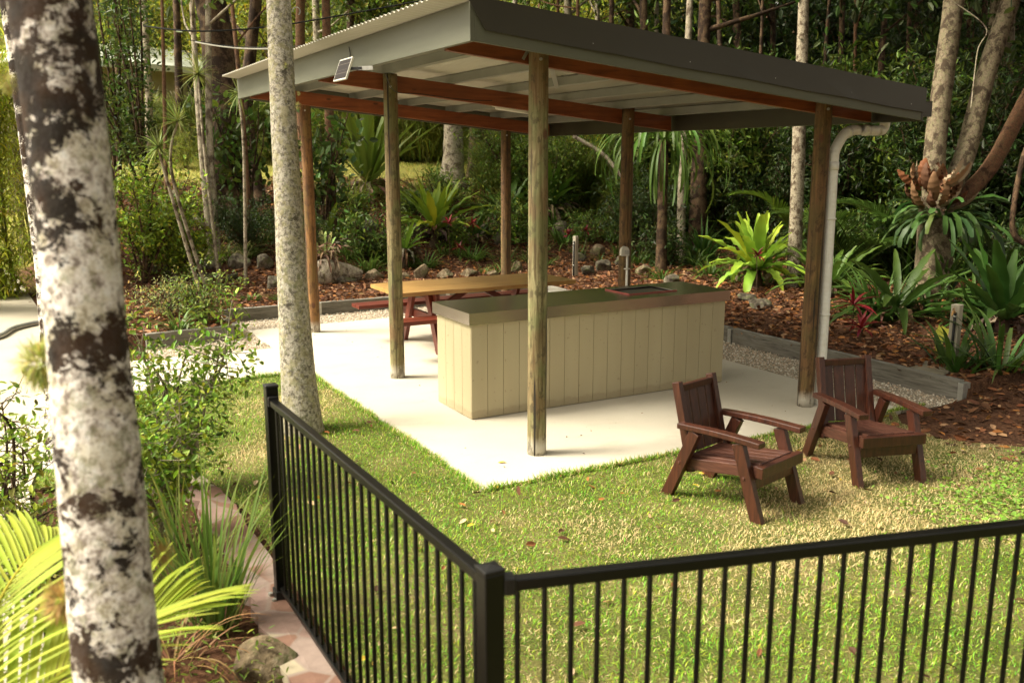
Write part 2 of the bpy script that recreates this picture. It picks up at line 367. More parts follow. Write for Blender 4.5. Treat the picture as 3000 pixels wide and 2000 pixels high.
M['bark_brown'] = bark('bark_brown', (.125, .075, .042), (.07, .04, .022), (.022, .012, .007), 2, .5, (.13, .11, .05), .25, .02)
M['bark_red'] = bark('bark_red', (.17, .085, .045), (.10, .05, .028), (.04, .02, .012), 2, .6, (.13, .11, .05), .25, .012)

# ------------------------------------------------------------------ ground and terrain
def ground_mat():
    m, nt, bs = newmat('soil')
    v = coords(nt); n = noise(nt, v, 3, 8, .65); n2 = noise(nt, v, 35, 5, .7)
    mul = ramp(nt, n2, [(.3, (.028, .014, .008)), (.48, (.085, .038, .020)), (.62, (.15, .075, .04)), (.75, (.22, .13, .075))])
    mul = mixc(nt, ramp(nt, n, [(.35, .5), (.6, 0.)]), mul, (.035, .02, .012))
    # upper lawn beyond the bank: y > 14.6, fading into forest to the right
    sp = nt.nodes.new('ShaderNodeSeparateXYZ'); tc = nt.nodes.new('ShaderNodeTexCoord'); nt.links.new(tc.outputs['Object'], sp.inputs[0])
    def lin(sx, sy, off):
        a = nt.nodes.new('ShaderNodeMath'); a.operation = 'MULTIPLY'; a.inputs[1].default_value = sx; nt.links.new(sp.outputs[0], a.inputs[0])
        b = nt.nodes.new('ShaderNodeMath'); b.operation = 'MULTIPLY_ADD'; b.inputs[1].default_value = sy; nt.links.new(sp.outputs[1], b.inputs[0]); nt.links.new(a.outputs[0], b.inputs[2])
        d = nt.nodes.new('ShaderNodeMath'); d.operation = 'MULTIPLY_ADD'; d.inputs[1].default_value = 1.2; d.inputs[2].default_value = off; nt.links.new(n, d.inputs[0])
        e = nt.nodes.new('ShaderNodeMath'); e.operation = 'ADD'; nt.links.new(b.outputs[0], e.inputs[0]); nt.links.new(d.outputs[0], e.inputs[1])
        return e.outputs[0]
    k1 = ramp(nt, lin(0, 1, -15.2), [(.0, 0.), (.6, 1.)])
    k2 = ramp(nt, lin(-1, .35, 5.0), [(.0, 0.), (1., 1.)])
    k3 = ramp(nt, lin(0, -1, 33), [(.0, 0.), (1., 1.)])
    k = mixc(nt, 1.0, mixc(nt, 1.0, k1, k2, 'MULTIPLY'), k3, 'MULTIPLY')
    gr = ramp(nt, n2, [(.3, (.17, .17, .035)), (.55, (.30, .27, .07)), (.75, (.42, .36, .13))])
    c = mixc(nt, k, mul, gr)
    nt.links.new(c, bs.inputs['Base Color']); bs.inputs['Roughness'].default_value = .95; bs.inputs['Specular IOR Level'].default_value = .1
    bump(nt, bs, n2, 1.0, .03); return m
xs = np.unique(np.round(np.concatenate([np.linspace(-120, -12, 14), np.arange(-12, -4, 1.), np.arange(-4, 4, .4), [-.94, -.92, 2.59, 2.61, 3.4], np.arange(4, 14, .25), [4.15, 4.17], np.arange(14, 40, 1.), np.linspace(40, 160, 14)]), 3))
ys = np.unique(np.round(np.concatenate([np.linspace(-120, -10, 12), np.arange(-10, 5, .5), [-.57, -.55, 5.59, 5.61, 6.86, 6.88], np.arange(5, 20, .25), np.arange(20, 50, 1.), np.linspace(50, 180, 14)]), 3))
X, Y = np.meshgrid(xs, ys, indexing='ij'); Z = Hf(X, Y)
nx, ny = X.shape; I = (np.arange(nx - 1)[:, None] * ny + np.arange(ny - 1)[None]).ravel()
o = fmesh('ground', np.stack([X, Y, Z], -1).reshape(-1, 3), np.stack([I, I + ny, I + ny + 1, I + 1], -1).ravel(), [4] * len(I), ground_mat(), smooth=True)
tag(o, 'leaf-littered brown soil rising to the wooded bank behind the shelter', 'ground', kind='structure')
def poly(name, pts, z, thick, mat, label, cat, bevel=0):
    pts = np.array(pts, float); n = len(pts)
    V = np.r_[np.c_[pts, np.full(n, z)], np.c_[pts, np.full(n, z - thick)]]
    F = [tuple(range(n)), tuple(range(2 * n - 1, n - 1, -1))] + [(i, i + n, (i + 1) % n + n, (i + 1) % n) for i in range(n)]
    mb = MB(); mb.add(V, F); o = mb.build(name, mat, bevel=bevel); tag(o, label, cat, kind='structure'); return o
def concrete(name, a, b, st):
    m, nt, bs = newmat(name); v = coords(nt); n = noise(nt, v, .9, 5, .6); n2 = noise(nt, v, 60, 3)
    c = ramp(nt, n, [(.3, a), (.7, b)]); c = mixc(nt, .12, c, ramp(nt, n2, [(.3, .5), (.7, 1.)]), 'MULTIPLY')
    n3 = noise(nt, coords(nt, (1, 1.6, 1)), 2.4, 6, .7); c = mixc(nt, ramp(nt, n3, [(.56, 0.), (.72, .35)]), c, st)
    n4 = noise(nt, v, 17, 2); c = mixc(nt, ramp(nt, n4, [(.735, 0.), (.75, .5)]), c, (.25, .2, .13))
    nt.links.new(c, bs.inputs['Base Color']); bs.inputs['Roughness'].default_value = .75
    bump(nt, bs, n2, .15, .002); return m
M['slab'] = concrete('slab', (.47, .425, .335), (.55, .50, .405), (.38, .32, .225))
M['drive'] = concrete('drive', (.40, .35, .265), (.46, .41, .32), (.32, .26, .18))
SX0, SX1, SY0, SY1 = -0.70, 3.40, -0.47, 6.02
poly('concrete_slab', [(SX0, SY0), (SX1, SY0), (SX1, SY1), (SX0, SY1)], 0, .12, M['slab'], 'smooth cream concrete slab under the open shelter', 'slab', .006)
poly('path', [(SX0 - .004, 3.45), (SX0 - .004, 4.78), (-1.5, 4.78), (-2.4, 4.85), (-3.0, 5.3), (-3.2, 3.2), (-2.5, 3.4), (-1.8, 3.45)], -.004, .1, M['slab'], 'pale concrete path joining the slab to the driveway', 'path', .004)
poly('driveway', [(-3.25, -14), (-3.3, 1.0), (-3.12, 2.2), (-3.0, 3.2), (-3.0, 5.4), (-2.95, 9), (-3.2, 14), (-4.5, 22), (-9, 30), (-12, 30), (-9, 22), (-7.5, 12), (-7.2, -14)], -.012, .08, M['drive'], 'broad cream driveway beyond the white trunks', 'driveway')
# gravel bed sheets
M['gravel'] = simple('gravel', [(.3, (.10, .08, .055)), (.5, (.30, .25, .18)), (.7, (.46, .41, .32))], 60, rough=.9, bmp=1, bd=.012)
poly('gravel_bed', [(SX0 - 1.3, 4.79), (SX0 - .003, 4.79), (SX0 - .003, SY1 + .003), (SX1 + .003, SY1 + .003), (SX1 + .003, SY0), (4.14, SY0 - .1), (4.14, 6.84), (-.92, 6.84), (-.92, 5.63), (-2.0, 5.5)], -.026, .02, M['gravel'], 'pale gravel strip between slab and grey sleepers', 'gravel')
def inpoly(P, poly_):
    x, y = P[:, 0], P[:, 1]; r = np.zeros(len(P), bool); q = np.array(poly_); j = len(q) - 1
    for i in range(len(q)):
        c = ((q[i, 1] > y) != (q[j, 1] > y)) & (x < (q[j, 0] - q[i, 0]) * (y - q[i, 1]) / (q[j, 1] - q[i, 1] + 1e-12) + q[i, 0]); r ^= c; j = i
    return r
def visible(P, m=60):
    q = P - CP; z = q @ FW; u = 1500 + FPX * (q @ RT) / z; v = 1000 - FPX * (q @ UP) / z
    return (z > .3) & (u > -m * 3) & (u < 3000 + m * 3) & (v > -m * 3) & (v < 2000 + m * 3)
OCT = np.array([(1, 0, 0), (0, 1, 0), (-1, 0, 0), (0, -1, 0), (0, 0, .7), (0, 0, -.5)], float)
OCTF = np.array([(0, 1, 4), (1, 2, 4), (2, 3, 4), (3, 0, 4), (1, 0, 5), (2, 1, 5), (3, 2, 5), (0, 3, 5)])
gp = [(-1.98, 4.8), (SX0, 4.8), (SX0, SY1), (SX1, SY1), (SX1, -.5), (4.12, -.55), (4.12, 6.82), (-.9, 6.82), (-.9, 5.6), (-1.98, 5.5)]
P = np.c_[rng.uniform(-2, 4.15, 60000), rng.uniform(-.6, 6.85, 60000), np.zeros(60000)]
P = P[inpoly(P, gp)]; P = P[visible(P, 5)]; P = P[:26000]; n = len(P); P[:, 2] = rng.uniform(-.024, -.008, n)
sz = rng.uniform(.007, .015, n); a = rng.uniform(0, 6.28, n)
V = OCT[None] * rng.uniform(.6, 1.3, (n, 6, 1)); c_, s_ = np.cos(a)[:, None], np.sin(a)[:, None]
V = np.stack([V[..., 0] * c_ - V[..., 1] * s_ * .7, V[..., 0] * s_ + V[..., 1] * c_ * .7, V[..., 2]], -1) * sz[:, None, None] + P[:, None]
gc = np.array([(.62, .56, .44), (.48, .39, .29), (.56, .42, .30), (.34, .28, .21), (.70, .66, .56)])[rng.integers(0, 5, n)]
mb = MB(); mb.addq(V.reshape(-1, 3), (np.arange(n)[:, None, None] * 6 + OCTF[None]).reshape(-1, 3), np.repeat(gc, 6, 0))
tag(mb.build('gravel', M['stone_col'], col=True), 'loose pale pebbles covering the gravel strip', 'gravel', kind='stuff')

# lawn
LP = [(-3.25, 1.0), (-2.4, 0.95), (-2.22, .62), (-2.12, -.1), (-2.14, -1.03), (-2.17, -2.2), (-2.17, -9), (6, -9), (6, -3.0), (5.0, -2.5), (4.0, -2.05), (3.35, -1.65), (2.95, -1.2), (3.05, -.75), (3.3, SY0 - .02), (SX0 - .002, SY0 - .002), (SX0 - .002, 3.448), (-1.8, 3.448), (-2.5, 3.4), (-3.0, 3.2), (-3.12, 2.2)]
def lawn_mat():
    m, nt, bs = newmat('lawn'); v = coords(nt); n = noise(nt, v, 1.6, 5); n2 = noise(nt, v, 70, 4, .7)
    c = ramp(nt, n, [(.35, (.11, .14, .03)), (.55, (.20, .19, .06)), (.7, (.32, .26, .12))])
    c = mixc(nt, .8, c, ramp(nt, n2, [(.3, .35), (.7, 1.)]), 'MULTIPLY')
    nt.links.new(c, bs.inputs['Base Color']); bs.inputs['Roughness'].default_value = .95; bs.inputs['Specular IOR Level'].default_value = .1
    bump(nt, bs, n2, 1, .02); return m
poly('lawn', LP, -.016, .01, lawn_mat(), 'patchy green and straw lawn in front of the shelter', 'lawn')
def vnoise(x, y, s, seed=0):
    g = np.random.default_rng(seed); tb = g.uniform(0, 1, (64, 64)); x = x * s; y = y * s
    xi = np.floor(x).astype(int); yi = np.floor(y).astype(int); fx = x - xi; fy = y - yi; fx = fx * fx * (3 - 2 * fx); fy = fy * fy * (3 - 2 * fy)
    q = lambda i, j: tb[i % 64, j % 64]
    return (q(xi, yi) * (1 - fx) + q(xi + 1, yi) * fx) * (1 - fy) + (q(xi, yi + 1) * (1 - fx) + q(xi + 1, yi + 1) * fx) * fy
def straw(x, y):
    s = .50 * vnoise(x, y, .9, 1) + .30 * vnoise(x, y, 2.7, 2) + .2 * vnoise(x, y, 9, 3)
    blob = lambda cx, cy, rx, ry: np.exp(-((x - cx) / rx) ** 2 - ((y - cy) / ry) ** 2)
    s = s + .75 * blob(1.5, -2.0, 1.1, .5) + 1.1 * blob(3.1, -1.3, 1.5, .8) + .2 * blob(-1.7, .9, .35, .5) + .10 * blob(-.3, -1.3, .5, .3) + .06 * blob(-.8, -3.6, 1.5, .9)
    s = s - .30 * blob(-.6, -.6, .9, .25) - .25 * blob(-1.1, .9, .35, .9) - .18 * blob(.3, -1.1, .6, .4) - .12 * blob(0.4, -3.0, .9, .4)
    s = s - .45 * blob(2.6, -2.35, .9, .35)
    return s
NG = 400000
P = np.c_[rng.uniform(-3.3, 5, NG), rng.uniform(-5, 3.45, NG), np.full(NG, -.017)]
P = P[inpoly(P, LP)]; P = P[visible(P, 12)]
s = straw(P[:, 0], P[:, 1]); P = P[rng.uniform(0, 1, len(P)) < np.where(P[:, 0] > 3, .35, 1)]; s = straw(P[:, 0], P[:, 1])
n = len(P); isst = rng.uniform(0, 1, n) < sstep(.42, .84, s) * .93 + .11
gcol = jcol((.18, .36, .034), n, .28, hue=.12); gcol[:, 0] *= rng.uniform(.7, 1.7, n)
scol = jcol((.68, .54, .27), n, .22, hue=.06)
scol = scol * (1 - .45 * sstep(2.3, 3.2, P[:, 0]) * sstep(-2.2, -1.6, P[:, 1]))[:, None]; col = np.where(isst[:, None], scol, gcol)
mb = MB(); k = rng.uniform(.55, 1.25, n) * (.7 + .7 * vnoise(P[:, 0], P[:, 1], 4, 6))
ribbons(mb, P, rng.uniform(0, 6.28, n), rng.uniform(.25, 1.25, n), .030 * k * np.where(isst, .9, 1.0), rng.uniform(.0024, .0044, n), rng.uniform(.3, 1.5, n), seg=2, prof=lambda t: np.array([.8, 1, .12]), col=col)
ne = 9000; q = rng.uniform(0, 1, ne); e1 = np.c_[SX0 + 4.4 * q, np.full(ne, SY0) - rng.uniform(0, .03, ne)]; e2 = np.c_[np.full(ne, SX0) - rng.uniform(0, .03, ne), SY0 + 3.9 * q]; e3 = np.c_[-2.2 + 1.45 * q, 3.44 - rng.uniform(0, .03, ne)]
for e_, az_, m_ in ((e1, 1.57, 3600), (e2, 0, 3200), (e3, 1.57, 1300)):
    e_ = e_[:m_]; n = len(e_); ribbons(mb, np.c_[e_, np.full(n, -.01)], az_ + rng.normal(0, .9, n), rng.uniform(.3, 1.3, n), rng.uniform(.02, .06, n) * (.5 + vnoise(e_[:, 0], e_[:, 1], 5, 9)), .0045, rng.uniform(.2, 1.4, n), seg=2, prof=lambda t: np.array([.8, 1, .12]), col=np.where(rng.uniform(0, 1, (n, 1)) < .2, jcol((.6, .48, .2), n, .2), jcol((.17, .30, .025), n, .35)))
tag(mb.build('grass', M['blade'], col=True), 'short green and straw grass blades of the lawn', 'grass', kind='stuff')
# clover patch
n = 5200; P = np.c_[rng.normal(2.75, .75, n), rng.normal(-2.3, .26, n), rng.uniform(-.01, .02, n)]; P = P[P[:, 0] > 1.4]; n = len(P)
mb = MB(); D = rsph(n); D[:, 2] = np.abs(D[:, 2]) * .2; leaves(mb, P, D, rng.uniform(.016, .030, n), jcol((.20, .33, .05), n, .2), wid=2.0)
tag(mb.build('clover', M['blade'], col=True), 'bright green low clover patch in front of the right chair', 'ground cover', kind='stuff')

# leaf litter over the mulch, fallen leaves over the lawn
def litter(P, smin, smax, pal, lift):
    n = len(P); mb = MB(); D = rsph(n); D[:, 2] *= .25; P = P.copy(); P[:, 2] += lift
    leaves(mb, P, D, rng.uniform(smin, smax, n), jcol((1, 1, 1), n, .25, hue=.06) * np.array(pal)[rng.integers(0, len(pal), n)], flip=.45, wid=1.1)
    return mb
PAL = [(.20, .075, .03), (.27, .12, .05), (.13, .055, .028), (.36, .21, .11), (.08, .038, .02), (.32, .13, .035), (.10, .045, .02)]
n = 260000; P = np.c_[rng.uniform(-3, 14, n), rng.uniform(-3, 15.4, n)]
P = np.c_[P, Hf(P[:, 0], P[:, 1])]; inside = (P[:, 0] < 4.16) & (P[:, 1] < 6.87) & ~((P[:, 0] < -.93) & (P[:, 1] > 5.6)) & ~((P[:, 0] > 2.9) & (P[:, 1] < -.6) & (P[:, 1] > -2.6 + .3 * np.sin(P[:, 0] * 5)))
P = P[~inside]; P = P[visible(P, 10)]; P = P[(P[:, 1] > -.6) | (rng.uniform(0, 1, len(P)) < .32 + .5 * sstep(3.2, 4.6, P[:, 0]))]
P = P[:70000]
tag(litter(P, .04, .11, PAL, .012).build('leaf_litter', M['litter'], col=True), 'brown and orange fallen leaves over the mulched beds', 'leaf litter', kind='stuff')
n = 1500; P = np.c_[rng.uniform(-2.3, 4.6, n), rng.uniform(-5, 3.4, n), np.full(n, -.005)]; P = P[inpoly(P, LP)]; P = P[rng.uniform(0, 1, len(P)) < .32 + .6 * sstep(.3, 3, P[:, 0])]
tag(litter(P, .03, .075, PAL + [(.55, .38, .2), (.6, .42, .05), (.6, .42, .26)], .015).build('fallen_leaves', M['litter'], col=True), 'dry leaves scattered over the lawn', 'fallen leaves', kind='stuff')
n = 60; P = np.c_[rng.uniform(-.6, 3.3, n), rng.uniform(-.4, 5.8, n), np.full(n, .001)]
tag(litter(P, .012, .03, PAL, .003).build('leaf_crumbs', M['litter'], col=True), 'tiny dry leaf crumbs strewn over the slab', 'leaf crumbs', kind='stuff')
mb = MB(); leaves(mb, np.array([[-.36, -.06, .006]]), np.array([[.9, -.3, .05]]), .065, (.62, .38, .03), flip=.1); tag(mb.build('fallen_leaf', M['litter'], col=True), 'single yellow leaf lying on the slab near the front pole', 'leaf')

# ------------------------------------------------------------------ shelter
BZ = lambda x, off=0.0: 2.751 - .0944 * x + off
def sloped(mb, x0, x1, y0, y1, o0, o1):
    V = [(x, y, BZ(x, o)) for x in (x0, x1) for y in (y0, y1) for o in (o0, o1)]
    mb.add(V, [(0, 1, 3, 2), (4, 6, 7, 5), (0, 4, 5, 1), (2, 3, 7, 6), (0, 2, 6, 4), (1, 5, 7, 3)])
sh = tag(empty('picnic_shelter', (0, 0, 0)), 'open timber-pole shelter with a single-slope corrugated roof', 'shelter')
PR = .066
def pole(x, y, top, seed, pm='pole'):
    mb = MB(); z = np.linspace(0, top, 40); lean = .004
    mb.tube(np.c_[x + 0 * z, y + 0 * z, z] * 1.0, PR * (1.06 - .05 * z / 2.7), 28, .022, seed=seed)
    # each pole's object origin sits at its own foot so that the wood grain differs
    o = mb.build('pole', M[pm], None, smooth=True)
    for v in o.data.vertices: v.co.x -= x; v.co.y -= y
    o.location = (x, y, 0); o.parent = sh; o.rotation_euler = (0, 0, seed * 1.7)
    mb2 = MB(); mb2.tube([(0, 0, 0), (0, 0, 0.001), (0, 0, .012)], [PR * 1.25, PR * 1.25, PR * 1.1], 24); 
    for k in (0,):
        for zz in (top - .12,):
            a = -1.9 - seed * 1.7; b = MB(); b.tube([(math.cos(a) * PR * .9, math.sin(a) * PR * .9, zz), (math.cos(a) * (PR + .012), math.sin(a) * (PR + .012), zz)], [.011, .011], 8)
            b.build('bolt', M['galv'], o)
    return o
A_, B_, C2 = 2.733, 2.727, 5.497
pole(0, 0, BZ(0, .15), 1); pole(0, B_, BZ(0, .15), 2); pole(0, C2, BZ(0, .06), 3, 'pole_rust')
pole(A_, 0, BZ(A_, .15), 4, 'pole_brown'); pole(A_, B_, BZ(A_, .17), 5, 'pole_brown'); pole(A_, C2, BZ(A_, .06), 6, 'pole_brown')
for y0 in (.045, B_ + .045, C2 - .095):
    mb = MB(); sloped(mb, -.66, 3.36, y0, y0 + .05, 0, .15); mb.build('beam', M['beam'], sh, bevel=.003)
for x in (-.05, .62, 1.28, 1.94, 2.60, 3.22):
    mb = MB()
    sloped(mb, x, x + .004, -.36, 5.70, .15, .225); sloped(mb, x + .004, x + .055, -.36, 5.70, .219, .225); sloped(mb, x + .004, x + .055, -.36, 5.70, .15, .155)
    mb.build('purlin', M['purlin'], sh)
# corrugated sheet
yy = np.arange(-.40, 5.745, .0127); zc = .0085 * np.cos(yy / .076 * 2 * np.pi)
mb = MB(); xr = np.array([-.90, 3.50]); V = []
for o_ in (.2375, .2365):
    for x in xr: V.append(np.c_[np.full(len(yy), x), yy, BZ(x, o_) + zc])
m_ = len(yy); V = np.concatenate(V); i = np.arange(m_ - 1)
Q = np.concatenate([np.stack([i, i + m_, i + m_ + 1, i + 1], -1), np.stack([i + 2 * m_, i + 2 * m_ + 1, i + 3 * m_ + 1, i + 3 * m_], -1), np.stack([i, i + 1, i + 2 * m_ + 1, i + 2 * m_], -1), np.stack([i + m_, i + 3 * m_, i + 3 * m_ + 1, i + m_ + 1], -1)])
mb.addq(V, Q); rf = mb.build('roof', M['sheet'], sh, smooth=True)
mb = MB(); sloped(mb, -.725, -.697, -.42, 5.75, 0, .226); mb.build('fascia', M['sage_board'], sh, bevel=.002)
mb = MB(); sloped(mb, -.6965, 3.40, -.42, -.392, .003, .222); mb.build('barge_board', M['sage_board'], sh, bevel=.002)
mb = MB(); sloped(mb, -.6965, 3.40, 5.722, 5.75, .003, .222); mb.build('barge_board', M['sage_board'], sh, bevel=.002)
mb = MB(); sloped(mb, 3.401, 3.425, -.42, 5.75, -.0, .17); mb.build('fascia', M['green_metal'], sh)
for yf, nm in ((-.4285, -.006), (5.7585, .006)):
    # folded barge capping: face plus top return, with the cut diagonal at the high end
    mb = MB(); xa = [-.63, .0, .4, .9, 1.5, 2.0, 2.5, 3.0, 3.43]; lift = [0, -.012, -.002, -.022, -.004, -.03, -.008, -.036, -.02]
    top = [(-.76, BZ(-.76, .262))] + [(x, BZ(x, .262)) for x in xa[1:]]
    bot = [(x, BZ(x, .075) + l * .3) for x, l in zip(xa, lift)]
    V = [(x, yf, z) for x, z in top] + [(x, yf - (abs(x - .4) < .1 or abs(x - 1.5) < .1 or abs(x - 2.5) < .1) * .009 * (1 if nm < 0 else -1), z) for x, z in bot] + [(x, yf + nm * .5, z) for x, z in top] + [(x, yf + nm, z) for x, z in bot]
    k = len(top); F = []
    for i_ in range(k - 1):
        F += [(i_, i_ + 1, k + i_ + 1, k + i_), (2 * k + i_, 3 * k + i_, 3 * k + i_ + 1, 2 * k + i_ + 1), (i_, 2 * k + i_, 2 * k + i_ + 1, i_ + 1), (k + i_, k + i_ + 1, 3 * k + i_ + 1, 3 * k + i_)]
    F += [(0, k, 3 * k, 2 * k), (k - 1, 3 * k - 1, 4 * k - 1, 2 * k - 1)]
    mb.add(V, F)
    s_ = 1 if nm < 0 else -1
    ya, yb = sorted((yf + .003 * s_, yf + .13 * s_)); sloped(mb, -.76, 3.43, ya, yb, .2565, .2615)
    cap = mb.build('barge_capping', M['green_metal'], sh)
    if nm < 0:
        for x in (.15, .95, 1.75, 2.55, 3.25):
            b = MB(); b.tube([(x, yf - .001, BZ(x, .115)), (x, yf - .006, BZ(x, .115))], [.005, .004], 8); b.build('screw', M['galv'], cap)
mb = MB()
gy0, gy1 = -.40, 5.73; gx0, gx1 = 3.43, 3.555; z0, z1 = BZ(3.45, .04), BZ(3.45, .155)
mb.box(gx0, gx1, gy0, gy1, z0, z0 + .003); mb.box(gx0, gx0 + .003, gy0, gy1, z0 + .003, z1); mb.box(gx1 - .003, gx1, gy0, gy1, z0 + .003, z1 + .012)
mb.box(gx0 + .003, gx1 - .003, gy0, gy0 + .003, z0 + .003, z1); mb.box(gx0 + .003, gx1 - .003, gy1 - .003, gy1, z0 + .003, z1)
mb.build('gutter', M['green_metal'], sh)
# downpipe
dpy = -.02
P = path([(3.455, dpy, 2.47), (3.455, dpy, 2.40), (3.41, dpy, 2.362), (3.25, dpy, 2.362), (3.06, dpy, 2.36), (2.97, dpy, 2.325), (2.905, dpy, 2.25), (2.868, dpy, 2.18), (2.862, dpy, 2.08), (2.862, dpy - .01, 1.2), (2.862, dpy - .02, .0)], 90)
mb = MB(); mb.tube(P, .043, 24); dp = mb.build('downpipe', M['pvc'], sh, smooth=True)
for a, b in (((3.20, dpy, 2.362), (3.25, dpy, 2.362)), ((2.862, dpy, 2.03), (2.862, dpy, 2.10)), ((2.99, dpy, 2.334), (3.03, dpy, 2.352)), ((2.862, dpy - .01, 1.62), (2.862, dpy - .01, 1.632)), ((2.862, dpy - .015, .80), (2.862, dpy - .015, .812))):
    mb = MB(); mb.tube([a, b], .0475, 24); mb.build('collar', M['pvc'], dp, smooth=True)
# strap brace with end bracket
mb = MB(); mb.bar((.10, .09, BZ(.1, .16)), (1.35, 1.95, BZ(1.35, .145)), .04, .003, (.8, -.6, 0)); br = mb.build('strap_brace', M['purlin'], sh)
mb = MB(); mb.bar((-.06, .040, BZ(-.1, .085)), (-.10, .040, BZ(-.1, .035) - .01), .022, .004, (1, 0, 0)); mb.build('bracket', M['galv'], sh)
# strip light fixed under the purlins
lt = tag(empty('strip_light', (1.5, 3.5, BZ(1.5, .10))), 'cream batten strip light under the shelter roof', 'light')
mb = MB(); dz = -.0944 * .62; mb.bar((0, 0, 0), (.62, 0, dz), .11, .05, (0, 1, 0)); mb.build('housing', M['white_plastic'], lt, bevel=.008)
mb = MB(); mb.tube([(.03, 0, -.034), (.59, 0, dz - .034)], .024, 14); mb.build('diffuser', M['white_plastic'], lt, smooth=True)
for q_ in (0, 1):
    mb = MB(); mb.bar((.6 * q_, 0, .025 + dz * q_), (.6 * q_, 0, .055 + dz * q_), .03, .03); mb.build('bracket', M['black'], lt)
mb = MB(); mb.tube(path([(-.5, 1.56, 2.79), (.0, 2.60, 2.735), (.3, 2.70, 2.728), (.6, 2.70, 2.70), (.9, 2.70, 2.685), (1.2, 2.85, 2.70), (1.4, 3.2, 2.69), (1.49, 3.48, 2.70)], 60), .004, 6); tag(mb.build('cable', M['black']), 'thin black cable looped along the middle roof beam', 'cable')
# solar panel
sp_ = tag(empty('solar_panel', (-.86, 1.50, 2.80)), 'small white-framed solar panel bracketed to the end fascia', 'solar panel')
def panel(mb, m0, th, off):
    a = np.array([-.03, .13 - m0, -.075 + m0]); V = []
    n_ = np.array([-.80, 0, .30]); n_ /= np.linalg.norm(n_); u = np.array([.35, 0, .93]); u /= np.linalg.norm(u)
    for k_ in (0, th):
        for yy_ in (-.15 + m0, .15 - m0):
            for uu in (-.088 + m0, .088 - m0): V.append(np.array([0, yy_, 0]) + u * uu + n_ * (k_ + off))
    mb.add(V, [(0, 1, 3, 2), (4, 6, 7, 5), (0, 4, 5, 1), (2, 3, 7, 6), (0, 2, 6, 4), (1, 5, 7, 3)]); return u, n_
mb = MB(); panel(mb, 0, .014, 0); mb.build('frame', M['white_plastic'], sp_)
m, nt, bs = newmat('solar_cell'); bw = nt.nodes.new('ShaderNodeTexBrick'); bw.offset = 0; bw.inputs['Scale'].default_value = 1
bw.inputs['Brick Width'].default_value = .30; bw.inputs['Row Height'].default_value = .026; bw.inputs['Mortar Size'].default_value = .0009
bw.inputs['Color1'].default_value = (.020, .015, .014, 1); bw.inputs['Color2'].default_value = (.026, .019, .017, 1); bw.inputs['Mortar'].default_value = (.12, .10, .085, 1)
tc = nt.nodes.new('ShaderNodeTexCoord'); mp = nt.nodes.new('ShaderNodeMapping'); mp.inputs['Rotation'].default_value = (R_(90), 0, R_(90)); nt.links.new(tc.outputs['Object'], mp.inputs[0]); nt.links.new(mp.outputs[0], bw.inputs[0])
nt.links.new(bw.outputs[0], bs.inputs['Base Color']); bs.inputs['Roughness'].default_value = .5; bs.inputs['Specular IOR Level'].default_value = .15
mb = MB(); panel(mb, .011, .003, .0125); mb.build('cell_face', m, sp_)
mb = MB(); mb.bar((-.0, -.12, .0), (.07, -.20, -.0), .02, .02, (0, 0, 1)); mb.build('swivel', M['black'], sp_)
mb = MB(); mb.bar((.05, -.18, .0), (.132, -.27, .0), .03, .004, (0, 0, 1)); mb.build('bracket', M['galv'], sp_)
mb = MB(); mb.tube(path([(.0, .05, -.02), (.06, .13, -.02), (.10, .20, .05), (.128, .22, .14), (.12, .22, .20)], 24), .004, 6); mb.build('lead', M['black'], sp_)
# outlet box and conduit on the middle right pole
ob = tag(empty('power_outlet', (A_ - .07, B_ - .07, 0)), 'white outlet box with conduit on the pole behind the counter', 'outlet')
mb = MB(); th = np.linspace(0, np.pi, 12); pts = [(-.055 * math.cos(t_), .05 * math.sin(t_)) for t_ in th]; pts = [(-.055, -.045)] + pts[:] + [(.055, -.045)]
V = [(x * .9 - y0 * .3, -y0, 1.13 + z) for y0 in (0, .06) for x, z in pts]; k = len(pts)
mb.add(V, [tuple(range(k)), tuple(range(2 * k - 1, k - 1, -1))] + [(i, (i + 1) % k, (i + 1) % k + k, i + k) for i in range(k)]); hb = mb.build('hood', M['white_plastic'], ob, bevel=.004)
mb = MB(); mb.box(-.028, .024, -.068, -.0625, 1.10, 1.145); mb.build('socket_plate', M['galv'], hb)
mb = MB(); mb.tube([(.03, -.03, 1.09), (.03, -.03, .02)], .0125, 12); mb.build('conduit', M['pvc'], ob, smooth=True)
mb = MB(); mb.box(0, .06, -.046, -.012, .93, .94); mb.build('clip', M['white_plastic'], ob)

